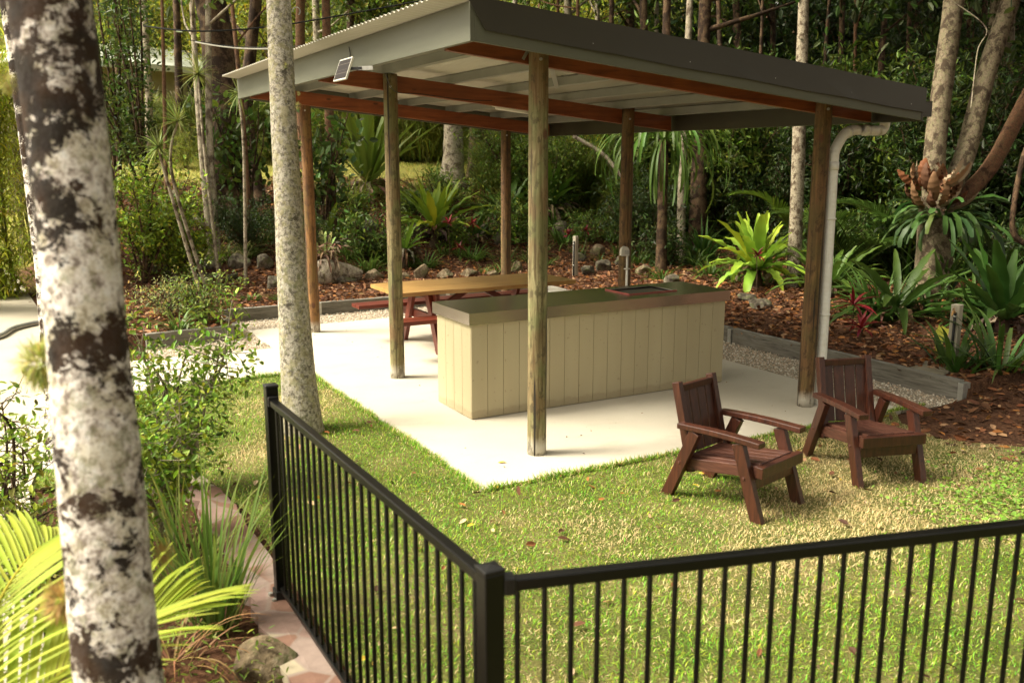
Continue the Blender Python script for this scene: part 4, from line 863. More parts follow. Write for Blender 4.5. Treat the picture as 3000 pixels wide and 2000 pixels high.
def shrub(n_stem, H_, R__, nleaf, size, col, seed, name='shrub', trunk='bark_brown', lowz=.1, wid=1.0, cluster=10, new=.25):
    g = np.random.default_rng(seed); t = empty(name); mb = MB(); mt = MB()
    tips = []
    for k in range(n_stem):
        a = g.uniform(0, 6.28); r = R__ * g.uniform(.3, 1); top = np.array([math.cos(a) * r, math.sin(a) * r, H_ * g.uniform(.55, 1)])
        P = path([(0, 0, -.05), top * [.3, .3, .4] + g.normal(0, .04, 3), top * [.7, .7, .75] + g.normal(0, .05, 3), top], 14)
        mt.tube(P, np.linspace(.018, .004, 14) * (H_ / 1.2) ** .5, 6)
        for j in np.linspace(4, 13, cluster).astype(int):
            for _ in range(2): 
                q = P[j] + g.normal(0, .12 * R__ + .05, 3); mt.tube([P[j], (P[j] + q) / 2 + g.normal(0, .01, 3), q], [.004, .003, .002], 4, caps=False); tips.append(q)
    tips = np.array(tips); idx = g.integers(0, len(tips), nleaf); D = rsph(nleaf, g) + [0, 0, .35]
    Pn = tips[idx] + g.normal(0, size * .9, (nleaf, 3)); Pn[:, 2] = np.maximum(Pn[:, 2], lowz * g.uniform(0, 1, nleaf))
    c = jcol(col, nleaf, .3, g); k = g.uniform(0, 1, nleaf) < new; c[k] *= [1.9, 1.6, 1.1]
    leaves(mb, Pn, D, size * g.uniform(.6, 1.25, nleaf), c, g, wid)
    mt.build('stems', M[trunk], t); mb.build('foliage', M['leaf'], t, col=True); return t
def place(o, p, rz, s=1.0, label=None, cat=None, group=None, sz=None):
    o.location = [float(v) for v in p]; o.rotation_euler = (0, 0, rz); o.scale = (s, s, sz or s); tag(o, label, cat, group); return o

def tree(name, P, rad, bark_m, crown=None, seed=0, limbs=0, n=16, flare=1.0, leafcol=(.05, .09, .015), nleaf=2500, lsize=.16, noise_=.08):
    """P trunk polyline; crown=(centre offset from top, radii, count of clumps)"""
    g = np.random.default_rng(seed); t = empty(name, P[0]); P = np.asarray(P, float) - np.asarray(P[0]); Q = path(P, 40); rr = np.interp(np.linspace(0, 1, 40), np.linspace(0, 1, len(rad)), rad)
    if flare > 1: rr = rr * (1 + (flare - 1) * np.exp(-np.linspace(0, 1, 40) * 22))
    mt = MB(); mt.tube(Q, rr, n, noise_, seed=seed)
    tips = [Q[-1]]
    for k in range(limbs):
        j = int(g.uniform(22, 38)); a = g.uniform(0, 6.28); L = g.uniform(.8, 2.2); e = Q[j] + [math.cos(a) * L, math.sin(a) * L, L * g.uniform(.3, .9)]
        mt.tube(path([Q[j], (Q[j] + e) / 2 + g.normal(0, .12, 3), e], 8), np.linspace(rr[j] * .5, .012, 8), 7); tips.append(e)
    mt.build('trunk', M[bark_m], t, smooth=True)
    if crown:
        off, rad3, ncl = crown; c0 = Q[-1] + np.array(off)
        cc = c0 + rsph(ncl, g) * np.array(rad3) * g.uniform(.45, 1, (ncl, 1)); cc = np.concatenate([cc, np.array(tips)])
        idx = g.integers(0, len(cc), nleaf); Pn = cc[idx] + g.normal(0, .22 + .1 * rad3[0] / 2, (nleaf, 3)) * [1, 1, .7]
        D = rsph(nleaf, g) + [0, 0, -.15]
        br = np.exp(g.normal(0, .35, len(cc)))[idx][:, None]
        mb = MB(); leaves(mb, Pn, D, lsize * g.uniform(.6, 1.3, nleaf), np.clip(jcol(leafcol, nleaf, .25, g) * br, 0, .6), g)
        mb.build('crown', M['leaf'], t, col=True)
    return t
#PLANTS
# ------------------------------------------------------------------ foreground trunks
def trunk_from(pts, below, above, name, bark_m, label, n=40, ring=0.0, noise_=.03, crown=None, seed=0, cat='tree', flare=1.0, step=70):
    """pts: (px, py, width px, depth) down the visible trunk; extended to ground and up to a palm-like head"""
    C = [AT(a, b, d_) for a, b, _, d_ in pts]; W = [w_ * 1.2755 / FPX * d_ / 2 * (FW @ ((AT(x_, y_, 1.) - CP) / np.linalg.norm(AT(x_, y_, 1.) - CP))) * .97 for x_, y_, w_, d_ in pts]
    C = C[::-1]; W = W[::-1]
    if below is not None: C = [np.array(below, float)] + C; W = [W[0] * 1.12] + W
    C = C + [C[-1] + (C[-1] - C[-2]) / np.linalg.norm(C[-1] - C[-2]) * above]; W = W + [W[-1] * .85]
    C = np.array(C); L = np.r_[0, np.cumsum(np.linalg.norm(np.diff(C, axis=0), axis=1))]
    tt = np.arange(0, L[-1], 1.0 / step); P = np.stack([np.interp(tt, L, C[:, k]) for k in range(3)], 1)
    for _ in range(int(step * .25)): P[1:-1] = (P[:-2] + 2 * P[1:-1] + P[2:]) / 4
    r = np.interp(tt, L, W) * (1 + (flare - 1) * np.exp(-tt * 7))
    if ring:
        q = (tt % .125) / .125; r = r * (1 + ring * np.exp(-((q - .5) / .08) ** 2) * (.5 + .5 * np.sin(tt * 37)))
    t = tag(empty(name, C[0]), label, cat); mt = MB(); mt.tube(P - C[0], r, n, noise_, seed=seed); o = mt.build('trunk', M[bark_m], t, smooth=True)
    return t, P, r, o
def tuft(p, r, col, par, seed, n=500):
    g = np.random.default_rng(seed); mb = MB(); D = rsph(n, g); b = D * r * .35
    ribbons(mb, b, np.arctan2(D[:, 1], D[:, 0]), np.arcsin(D[:, 2]), r * g.uniform(.4, .9, n), r * .045, g.uniform(-1, 1.8, n), seg=3, col=jcol(col, n, .2, g), g=g)
    o = mb.build('lichen_tuft', M['blade'], par, col=True); o.location = [float(v) for v in (np.asarray(p) - np.array(par.location))]; return o
def palm_head(par, top, seed, n=7, L=1.9, col=(.09, .14, .02)):
    g = np.random.default_rng(seed); mb = MB()
    for k in range(n): palmfrond(mb, np.array([0, 0, 0.]), k * 2.4, g.uniform(.5, 1.2), L, g.uniform(1.0, 1.8), 36, .04, .5, col, g)
    o = mb.build('crown', M['gloss_leaf'], par, col=True); o.location = [float(v) for v in (np.asarray(top) - np.array(par.location))]
d0 = 2.25
t1, P, r, _ = trunk_from([(114, 0, 222, d0), (140, 200, 212, d0), (161, 400, 203, d0), (183, 600, 195, d0), (202, 800, 197, d0), (222, 1000, 202, d0), (240, 1200, 209, d0), (258, 1400, 214, d0), (276, 1568, 222, d0)],
    (-3.14, -3.53, -.1), 4.2, 'palm_tree', 'bark_mottled', 'nearest thick pale trunk blotched with dark mould, leaning across the left foreground', n=56, ring=.025, noise_=.035, seed=3)
palm_head(t1, P[-1], 1)
tuft(AT(95, 835, 2.28), .07, (.42, .42, .13), t1, 1, 900); tuft(AT(143, 1378, 2.26), .055, (.42, .30, .10), t1, 2, 700); tuft(AT(375, 1270, 2.3), .03, (.35, .25, .07), t1, 3, 300); tuft(AT(18, 190, 2.3), .03, (.35, .32, .10), t1, 4, 300)
t2, P, r, _ = trunk_from([(20, 0, 50, 6.6), (40, 130, 50, 6.6), (71, 350, 50, 6.65), (104, 620, 50, 6.7), (125, 880, 52, 6.75)], (-3.11, 1.46, -.08), 3.0, 'palm_tree', 'bark_mottled', 'slim white trunk standing behind the nearest blotched trunk at the far left', n=24, noise_=.03, seed=5, flare=1.3)
palm_head(t2, P[-1], 2)
t3, P, r, _ = trunk_from([(640, 0, 62, 7.32), (646, 150, 64, 7.32), (653, 300, 65, 7.32), (661, 450, 67, 7.32), (668, 600, 70, 7.32), (677, 750, 76, 7.32), (685, 860, 82, 7.32), (692, 940, 88, 7.32)], (-1.335, 1.445, -.06), 3.2, 'palm_tree', 'bark_lichen', 'grey trunk crusted with yellow lichen standing on the lawn beside the slab', n=48, ring=.02, noise_=.02, seed=8, flare=1.12)
palm_head(t3, P[-1], 3)
for k_, (a, b, r_) in enumerate([(684, 243, .032), (656, 152, .03), (612, 68, .022), (686, 215, .02), (645, 35, .02), (668, 560, .025), (690, 330, .02)]): tuft(AT(a, b, 7.24), r_ * 1.1, (.36, .35, .13), t3, 10 + k_, 260)
mb = MB(); th = np.linspace(-1.0, 3.4, 14); P = np.array([(0.03 * math.cos(a), 0, .03 * math.sin(a)) for a in th]); mb.tube(P, .004, 6); hk = mb.build('metal_hook', M['galv']); hk.location = AT(681, 26, 7.3).tolist(); tag(hk, 'small bright metal hook screwed into the lichen-covered trunk', 'hook')

# ------------------------------------------------------------------ foreground bed on the left
sh1 = shrub(9, 1.2, .44, 2700, .048, (.14, .22, .028), 21, 'leafy_shrub', trunk='bark_pale', wid=1.05, new=.4); place(sh1, (-2.42, .55, -.03), 1.1, 1.0, 'tall sprawling small-leaved shrub right of the blotched trunk, reaching over the path', 'shrub')
sh2 = shrub(7, .85, .38, 1900, .048, (.14, .22, .028), 22, 'leafy_shrub', trunk='bark_pale', wid=1.05, new=.4); place(sh2, (-2.62, -.35, -.03), .4, 1.0, 'lower small-leaved shrub beside the pink stone edge', 'shrub')
sh3 = shrub(7, .95, .45, 1000, .05, (.15, .22, .025), 23, 'leafy_shrub', wid=1.1, new=.45); place(sh3, (-3.42, .1, -.03), .4, 1.0, 'sparse sunlit shrub left of the blotched trunk against the driveway', 'shrub')
sh4 = shrub(6, .5, .5, 1300, .045, (.14, .19, .025), 24, 'leafy_shrub', wid=1.1, new=.4); place(sh4, (-3.25, -.9, -.03), 1.4, 1.0, 'low tangled shrub behind the large yellow palm frond', 'shrub')
straps((-2.58, -1.40, -.05), 80, .80, .017, .10, (.10, .16, .03), (1.1, 1.55), (.1, .9), 'tall green strappy grass clump beside the stone edge', seed=4, cat='grass plant', mat='blade')
straps((-2.66, -.95, -.05), 50, .7, .013, .12, (.13, .15, .03), (.8, 1.5), (.3, 1.5), 'yellowish strappy clump behind the taller green grass clump', seed=5, cat='grass plant', mat='blade')
straps((-2.80, -1.6, -.05), 30, .45, .010, .12, (.28, .17, .08), (.3, 1.2), (.8, 1.8), 'dry brown tangled strap leaves at the foot of the green grass clump', seed=6, cat='grass plant', mat='blade')
def frondplant(p, fr, label, seed, col, name='palm', mat='blade', ll=.38, lw=.03, nl=42):
    g = np.random.default_rng(seed); t = tag(empty(name, p), label, 'palm')
    for az, el, L, bend in fr:
        mb = MB(); palmfrond(mb, np.zeros(3), az, el, L, bend, nl, lw, ll, col, g, vee=.3); mb.build('frond', M[mat], t, smooth=True, col=True)
    return t
YG = (.30, .36, .04)
frondplant((-3.62, -2.75, .25), [(1.15, .95, 1.25, 1.35), (.35, .85, .9, .9), (2.0, 1.0, 1.0, 1.0)], 'yellow-green feather palm spreading behind the foot of the blotched trunk', 31, YG, ll=.55, lw=.022, nl=36)
frondplant((-3.2, -2.95, -.30), [(.35, .42, 1.0, .8), (-.1, .35, .95, .7), (-.5, .35, .8, .6)], 'low yellow-green palm fronds right of the blotched trunk at the bottom edge', 33, YG, ll=.40, lw=.018, nl=30)
n = 5200; g = np.random.default_rng(40); P = np.c_[g.uniform(-3.7, -2.42, n), g.uniform(-3.4, .8, n), g.uniform(-.06, .10, n)]; mb = MB(); leaves(mb, P, rsph(n, g) * [1, 1, .5] + [0, 0, .2], g.uniform(.02, .05, n), jcol((.15, .20, .03), n, .4, g), g, .6)
tag(mb.build('ground_cover', M['leaf'], col=True), 'low mixed green ground cover in the left garden bed', 'ground cover', kind='stuff')

# ------------------------------------------------------------------ bed behind the path
GP = lambda a, b: G(a, b)
sA = shrub(10, 1.9, .85, 4600, .075, (.15, .22, .025), 41, 'leafy_shrub', wid=1.1, new=.4); place(sA, GP(330, 650), .3, 1.0, 'big bright green bushy shrub right behind the blotched trunk', 'shrub')
sB = shrub(9, 1.0, .8, 3200, .065, (.12, .19, .022), 42, 'leafy_shrub', new=.4); place(sB, GP(400, 640), 1.3, .9, 'low green shrub spilling over the left boulders', 'shrub')
sC = shrub(7, .55, .5, 1500, .05, (.10, .15, .03), 43, 'leafy_shrub', new=.4); place(sC, GP(470, 740), .2, 1.0, 'small rounded shrub behind the short front sleeper', 'shrub')
sD = shrub(7, .5, .55, 1500, .035, (.20, .24, .10), 44, 'leafy_shrub', new=.3); place(sD, GP(400, 730), .2, 1.0, 'pale feathery low bush above the short front sleeper', 'shrub')
for k_, (a, b, lab) in enumerate([(500, 612, 'left'), (560, 606, 'right'), (430, 612, 'leftmost')]):
    straps(GP(a, b - 8), 70, .62, .017, .12, (.12, .17, .035), (.6, 1.4), (1.2, 2.4), f'{lab} striped lily-grass clump drooping over the boulders', 'striped grass clumps', 50 + k_, cat='grass plant', vari=.35)
for k_, (a, b, L_, lab) in enumerate([(410, 760, .4, 'small grassy tuft above the short sleeper end'), (600, 520, .5, 'strappy plant under the thin twin trunks'), (545, 520, .55, 'dark strappy plant between the twin trunks and the lichen trunk'), (385, 580, .6, 'long-leaved strap plant behind the bushy left shrub'), (575, 690, .16, 'small cushion of green beside the lichen trunk'), (640, 690, .16, 'small cushion of green under the lichen trunk')]):
    straps(GP(a, b), 50, L_, .02, .12, (.075, .12, .02), (.5, 1.4), (.6, 1.9), lab, None, 60 + k_)

# ferns
birdnest(GP(848, 452), 34, 2.0, .15, (.7, 1.5), (.05, .45), (.13, .19, .028), 'huge upright nest fern with a brown skirt on top of the bank', seed=1, skirt=True, wave=.06, h=.25)
birdnest(GP(1000, 566), 28, 1.15, .16, (.3, 1.4), (.1, .9), (.12, .21, .02), 'bright nest fern behind the picnic table', seed=2, yellow=.2, h=.3)
birdnest(GP(930, 612), 12, .62, .10, (.5, 1.3), (.2, .7), (.10, .18, .02), 'small nest fern on a shaggy brown stump behind the left pole', seed=3, skirt=True, h=.28)
birdnest(GP(1090, 560), 12, .8, .12, (.3, 1.2), (.3, .9), (.045, .09, .014), 'dark broad-leaved nest fern right of the bright one', seed=4)
birdnest(GP(1735, 660), 34, .95, .17, (.05, 1.5), (.1, 1.35), (.17, .30, .035), 'large luminous yellow-green nest fern right of the counter', seed=5, yellow=.15, wave=.12, h=.26)
birdnest(GP(1260, 500), 20, 1.35, .16, (.4, 1.35), (.1, .8), (.06, .12, .016), 'dark green nest fern behind the front pole', seed=6, skirt=True, h=.2)
birdnest(GP(1165, 510), 16, 1.2, .15, (.15, 1.0), (.4, 1.0), (.05, .10, .016), 'spreading dark nest fern with brown skirt behind the back pole', seed=7, skirt=True)
birdnest(GP(755, 560), 14, .8, .11, (.3, 1.3), (.3, 1.1), (.13, .20, .03), 'pale green nest fern right of the rearmost left pole', seed=8)
birdnest(GP(2300, 765), 28, 1.05, .15, (.35, 1.4), (.1, .8), (.024, .06, .010), 'big broad-leaved nest fern at the right picture edge', seed=9, wave=.10)
birdnest(GP(2060, 735), 26, 1.2, .11, (.1, 1.0), (.4, 1.2), (.035, .07, .012), 'dark arching nest fern below the leaning trunks', seed=10)
birdnest(GP(1900, 680), 24, .9, .10, (.3, 1.1), (.4, 1.0), (.05, .10, .016), 'mid green nest fern behind the downpipe', seed=11)
mb = MB(); q = GP(2175, 800); ribbons(mb, np.array([[0, 0, .2]]), 3.6, .25, .62, .13, 1.2, seg=14, fold=.4, wave=.12, col=(.30, .30, .04)); o = mb.build('fern_leaf', M['gloss_leaf'], smooth=True, col=True); o.location = q.tolist(); tag(o, 'single drooping yellow-green leaf beside the timber tap post', 'leaf')
# staghorns
def stag(p, n, L, W, label, seed, col=(.14, .20, .05), down=True, par=None):
    bd_ = (1.9, 2.6) if n > 100 else (1.2, 2.3)
    g = np.random.default_rng(seed); t = tag(empty('staghorn_fern', p), label, 'fern'); mb = MB(); az = g.uniform(0, 6.28, n)
    base = np.c_[np.cos(az) * .08, np.sin(az) * .08, np.zeros(n)]
    ribbons(mb, base, az, g.uniform(-.2, .9, n) if down else g.uniform(.3, 1.5, n), L * g.uniform(.6, 1.1, n), W * g.uniform(.7, 1.3, n), g.uniform(*bd_, n) if down else g.uniform(-.3, 1, n), seg=12, fold=.2, wave=.12, col=jcol(col, n, .2, g), g=g, twist=.8, prof=lambda t: .35 + .65 * t ** .8 - .75 * np.clip(t - .85, 0, 1) * 4 * (t > .85))
    mb.build('antler_fronds', M['gloss_leaf'], t, smooth=True, col=True); return t
stag(GP(745, 625) + [0, 0, .30], 14, .42, .07, 'pale staghorn fern growing on the driftwood log', 3, (.38, .44, .16), down=False)
stag(AT(1528, 320, 15.2), 110, 1.55, .045, 'long hanging staghorn fern high on a trunk behind the right rear pole', 4, (.065, .12, .018))
stag(AT(2165, 500, 12.2), 80, .85, .075, 'broad staghorn fern ringing the multi-stemmed tree at right', 5, (.04, .08, .02))
# dead curled bracts above that staghorn
t = tag(empty('dead_fern_bracts', AT(2145, 430, 12.1)), 'rust-brown curled dead fern bracts clasping the multi-stemmed tree', 'dead fern')
g = np.random.default_rng(9); mb = MB(); n = 34; az = g.uniform(0, 6.28, n)
ribbons(mb, np.c_[np.cos(az) * .14, np.sin(az) * .16, g.uniform(-.32, .1, n)], az + g.uniform(-.5, 1.1, n), g.uniform(.1, .7, n), g.uniform(.32, .52, n), g.uniform(.12, .22, n), g.uniform(-2.4, -.9, n), seg=18, fold=.55, wave=.10, col=np.array([(.16, .06, .025), (.26, .20, .13), (.09, .04, .02), (.20, .11, .055)])[g.integers(0, 4, n)], g=g, twist=1.2)
mb.build('bracts', M['litter'], t, smooth=True, col=True)
# driftwood log with root mass
lg = tag(empty('driftwood_log', GP(755, 650)), 'gnarled grey-brown log lying behind the rearmost left pole', 'log')
mb = MB(); mb.tube(path([(-.25, 0, .10), (0, .02, .17), (.3, .02, .14), (.55, -.05, .10)], 30), path([(.15, 0, 0), (.2, 0, 0), (.16, 0, 0), (.08, 0, 0)], 30)[:, 0], 20, .22, seed=4); mb.build('wood', M['bark_pale'], lg, smooth=True)
mb = MB(); n = 70; az = g.uniform(0, 6.28, n); ribbons(mb, np.c_[g.uniform(-.1, .2, n), np.full(n, .1), g.uniform(.2, .62, n)], az, g.uniform(-.6, .6, n), g.uniform(.2, .5, n), .04, g.uniform(.5, 2, n), seg=6, fold=.5, wave=.3, col=jcol((.16, .10, .06), n, .35, g), g=g); mb.build('dead_fronds', M['litter'], lg, col=True)
# strappy masses
UND = 1
for k_, (a, b, n_, L_, W_, c_, lab) in enumerate([(1610, 600, 90, 1.0, .04, (.04, .095, .016), 'large dark green strap-leaved clump behind the counter right half'), (1560, 560, 60, .9, .035, (.04, .09, .016), 'strap-leaved clump at the back right of the rear pole'), (1690, 560, 70, .9, .04, (.035, .075, .014), 'shaded strap-leaved clump behind the luminous fern'), (1240, 420, 60, 1.0, .035, (.07, .12, .02), 'grassy strap clump on the bank beyond the front pole'), (1130, 430, 60, 1.0, .03, (.08, .13, .025), 'pale strap clump at the foot of the buttressed tree'),
    (1010, 430, 60, .9, .03, (.12, .17, .03), 'sunlit strap clump left of the buttressed tree'), (2290, 850, 40, .8, .05, (.06, .12, .02), 'arching strap plant at the right edge in front of the nest fern'), (2200, 850, 24, .6, .05, (.05, .10, .016), 'dark strap plant right of the tap post'), (1640, 470, 60, 1.0, .04, (.04, .085, .016), 'tall strap clump in the dark wood behind the staghorn'), (1900, 620, 50, .9, .04, (.03, .07, .012), 'dark strap clump under the palm fronds behind the downpipe'), (1160, 600, 40, .35, .02, (.06, .11, .02), 'short green tuft left of the back pole foot'), (1080, 590, 46, .4, .02, (.06, .12, .02), 'low green tuft behind the tan boulders'), (1230, 590, 46, .45, .02, (.06, .11, .02), 'low green tuft right of the back pole foot')]):
    straps(GP(a, b), n_, L_, W_, .22, c_, (.5, 1.45), (.6, 1.8), lab, None, 80 + k_)
# red cordylines
def cordyline(p, h_, label, seed, L_=.22, n_=16, W_=.035):
    g = np.random.default_rng(seed); t = tag(empty('cordyline', p), label, 'plant'); mb = MB(); mb.tube(path([(0, 0, -.05), (.02, .01, h_ * .5), (g.uniform(-.05, .05), 0, h_)], 8), .006, 6); mb.build('stem', M['bark_brown'], t)
    mb = MB(); az = np.arange(n_) * 2.4; ribbons(mb, np.tile([0, 0, h_], (n_, 1)), az, g.uniform(-.2, 1.3, n_), L_ * g.uniform(.7, 1.1, n_), W_, g.uniform(.2, 1.2, n_), seg=6, fold=.4, col=jcol((.14, .010, .014), n_, .45, g), g=g, prof=lambda t: np.clip(np.sin(np.pi * (t * .85 + .12)), .05, 1)); mb.build('leaves', M['gloss_leaf'], t, smooth=True, col=True)
for k_, (a, b, h_, L_, lab) in enumerate([(1955, 770, .35, .34, 'deep red cordyline in front of the dark ferns right of the downpipe'), (1975, 785, .15, .26, 'lower red cordyline rosette beside the deep red one'), (1032, 610, .75, .2, 'thin-stemmed red cordyline right of the bright nest fern'), (1055, 615, .35, .18, 'short red cordyline behind the tan boulders'), (1085, 590, .6, .2, 'red cordyline left of the back pole'), (885, 590, .35, .16, 'small red cordyline left of the front-left pole'), (1305, 600, .5, .16, 'thin red cordyline beside the far timber stake'), (1345, 590, .5, .16, 'red-tipped cordyline right of the far timber stake'), (1560, 600, .3, .16, 'small red cordyline behind the counter end'), (1735, 690, .62, .16, 'spindly dark red cordyline in front of the luminous fern')]):
    cordyline(GP(a, b), h_, lab, 200 + k_, L_)
# palms behind
DG = (.055, .10, .016)
frondplant(GP(1830, 590), [(2.9, 1.35, 1.9, 1.5), (3.6, 1.2, 1.5, 1.2), (.2, 1.2, 1.6, 1.3), (-.9, 1.1, 1.5, 1.2)], 'feather palm whose bright frond arches left of the spotted trunk', 51, (.12, .20, .02), mat='gloss_leaf', ll=.45, nl=46)
frondplant(GP(1960, 640), [(2.7, 1.2, 1.7, 1.2), (1.4, 1.2, 1.8, 1.5), (.1, 1.1, 1.7, 1.4), (-1.2, 1.0, 1.6, 1.3), (4.2, 1.0, 1.4, 1.1), (3.4, 1.3, 1.9, 1.6)], 'arching green feather palm behind the downpipe', 52, DG, mat='gloss_leaf', ll=.5, nl=46)
frondplant(GP(2090, 620), [(2.9, 1.2, 2.0, 1.4), (3.5, 1.1, 1.8, 1.3), (-1.8, 1.0, 1.6, 1.3), (4.4, .9, 1.6, 1.1), (2.2, 1.3, 1.8, 1.5)], 'dark feather palm left of the multi-stemmed tree', 53, DG, mat='gloss_leaf', ll=.5, nl=46)
frondplant(GP(1210, 560), [(3.0, 1.0, .8, .9), (-.6, .9, .8, 1.0), (-1.8, .8, .7, .9), (1, 1.1, .8, .9)], 'small light green palm seedling behind the front pole', 54, (.14, .22, .03), mat='gloss_leaf', ll=.22, nl=26, lw=.02)
frondplant(GP(1290, 400), [(3.0, 1.2, 1.3, 1.5), (-.6, 1.1, 1.3, 1.3), (-1.8, 1.0, 1.2, 1.2), (1, 1.1, 1.2, 1.1), (4, 1.2, 1.2, 1.4)], 'olive feather palm on the bank above the back pole', 55, (.13, .16, .03), mat='gloss_leaf', ll=.4, nl=34, lw=.03)
frondplant(GP(2215, 560) , [(3.3, 1.1, 1.8, 1.2), (4.2, 1.0, 1.6, 1.2), (-1.2, 1.1, 1.6, 1.2)], 'dark feather palm right of the multi-stemmed tree', 56, (.04, .075, .014), mat='gloss_leaf', ll=.5, nl=44)

# ------------------------------------------------------------------ tap posts, cover
def tappost(p, h_, w_, label, tap, side=-1):
    t = tag(empty('tap_post', p, .2), label, 'post'); mb = MB(); mb.box(-w_ / 2, w_ / 2, -w_ / 2, w_ / 2, -.1, h_); mb.build('timber_post', M['tan_paint'], t, bevel=.006)
    mb = MB(); mb.tube([(side * (w_ / 2 + .014), -.01, -.05), (side * (w_ / 2 + .014), -.01, h_ * .88)], .013, 12); pp = mb.build('pipe', M['black'], t, smooth=True)
    for z in (.16, h_ * .8):
        mb = MB(); mb.tube([(side * (w_ / 2 + .014), -.01, z * h_ / .6), (side * (w_ / 2 + .014), -.01, z * h_ / .6 + .018)] if z < .3 else [(side * (w_ / 2 + .014), -.01, z), (side * (w_ / 2 + .014), -.01, z + .018)], .0155, 12); mb.build('pipe_clip', M['galv'], t, smooth=True)
    if tap:
        mb = MB(); z = h_ * .88; x = side * (w_ / 2 + .014); mb.tube(path([(x, -.01, z - .01), (x + side * .02, -.01, z + .012), (x + side * .05, -.01, z + .01), (x + side * .065, -.01, z - .03)], 12), .010, 10); mb.tube([(x + side * .035, -.01, z + .01), (x + side * .035, -.01, z + .04)], .006, 8); mb.bar((x + side * .01, -.01, z + .042), (x + side * .06, -.01, z + .042), .008, .006); mb.build('tap', M['brass'], t, smooth=True)
tappost(GP(2186, 838), .60, .085, 'square timber tap post with black pipe and brass tap at right', True)
tappost(GP(1321, 634), .68, .07, 'slim timber stake with a dark pipe beyond the picnic table', False)
mb = MB(); mb.box(-.24, .24, -.17, .17, -.03, .02); mb.box(-.03, .03, -.02, .02, .0201, .026); cv = mb.build('pit_cover', simple('old_concrete', [(.3, (.14, .12, .08)), (.7, (.22, .19, .13))], 9, rough=.9, bmp=.5), bevel=.004); p = GP(2146, 848); cv.location = [float(v) for v in p]; cv.rotation_euler = (0, 0, .3); tag(cv, 'mossy concrete pit cover lying in the mulch near the tap post', 'cover')

# ------------------------------------------------------------------ named trees
def ftree(pxb, pxt, dep, wd, bark_m, label, cat='tree', mid=None, top=9.5, crown=None, seed=0, limbs=3, group=None, nleaf=2600, lsize=.17, leafcol=(.05, .09, .015), flare=1.5, name='forest_tree'):
    b = COLM(pxb, dep); b[2] -= .1; m_ = AT(pxt, 0, dep); r = wd * 1.2755 / FPX * dep / 2
    if m_[2] < b[2] + 1: m_ = m_ + [0, 0, 3]
    P = [b]; 
    if mid: P.append(AT(mid[0], mid[1], dep))
    P.append(m_); v = (P[-1] - P[-2]) / np.linalg.norm(P[-1] - P[-2])
    if v[2] > .2 and m_[2] < top: P.append(m_ + v * (top - m_[2]) / v[2] * 1.0)
    k = len(P); t = tree(name, P, np.linspace(r * 1.1, r * .6, k), bark_m, crown or ((0, 0, .3), (2.2, 2.2, 1.3), 26), seed, limbs, flare=flare, nleaf=nleaf, lsize=lsize, leafcol=leafcol, noise_=.16 if wd > 40 else .07)
    return tag(t, label, cat, group)
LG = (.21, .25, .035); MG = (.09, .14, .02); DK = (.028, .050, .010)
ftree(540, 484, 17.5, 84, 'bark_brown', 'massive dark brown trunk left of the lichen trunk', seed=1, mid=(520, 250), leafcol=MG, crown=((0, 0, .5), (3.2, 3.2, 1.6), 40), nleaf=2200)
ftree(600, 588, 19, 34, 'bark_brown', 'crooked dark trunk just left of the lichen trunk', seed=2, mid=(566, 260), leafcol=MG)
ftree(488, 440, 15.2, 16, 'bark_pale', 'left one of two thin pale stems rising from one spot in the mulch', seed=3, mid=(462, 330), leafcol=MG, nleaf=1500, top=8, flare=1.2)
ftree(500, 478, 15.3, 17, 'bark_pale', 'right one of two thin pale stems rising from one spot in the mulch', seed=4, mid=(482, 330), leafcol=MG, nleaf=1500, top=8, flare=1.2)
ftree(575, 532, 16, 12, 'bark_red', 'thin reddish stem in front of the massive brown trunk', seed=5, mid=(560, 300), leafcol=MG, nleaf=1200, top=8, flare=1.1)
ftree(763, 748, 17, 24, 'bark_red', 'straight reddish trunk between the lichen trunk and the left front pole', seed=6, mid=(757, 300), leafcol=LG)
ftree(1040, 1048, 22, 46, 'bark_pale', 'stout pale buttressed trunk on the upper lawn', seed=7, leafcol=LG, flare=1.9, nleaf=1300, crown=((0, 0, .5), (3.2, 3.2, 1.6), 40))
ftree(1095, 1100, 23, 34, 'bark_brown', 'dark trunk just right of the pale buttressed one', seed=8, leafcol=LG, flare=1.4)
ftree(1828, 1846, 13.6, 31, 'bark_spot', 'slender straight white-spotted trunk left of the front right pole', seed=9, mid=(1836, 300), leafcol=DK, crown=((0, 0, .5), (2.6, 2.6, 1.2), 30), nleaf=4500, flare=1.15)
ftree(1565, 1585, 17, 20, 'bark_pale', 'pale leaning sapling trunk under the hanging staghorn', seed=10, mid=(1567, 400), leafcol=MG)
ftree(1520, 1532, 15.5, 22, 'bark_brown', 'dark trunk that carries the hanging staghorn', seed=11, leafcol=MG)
ftree(1600, 1620, 18, 36, 'bark_brown', 'broad mossy brown trunk right of the hanging staghorn', seed=12, mid=(1612, 240), leafcol=DK)
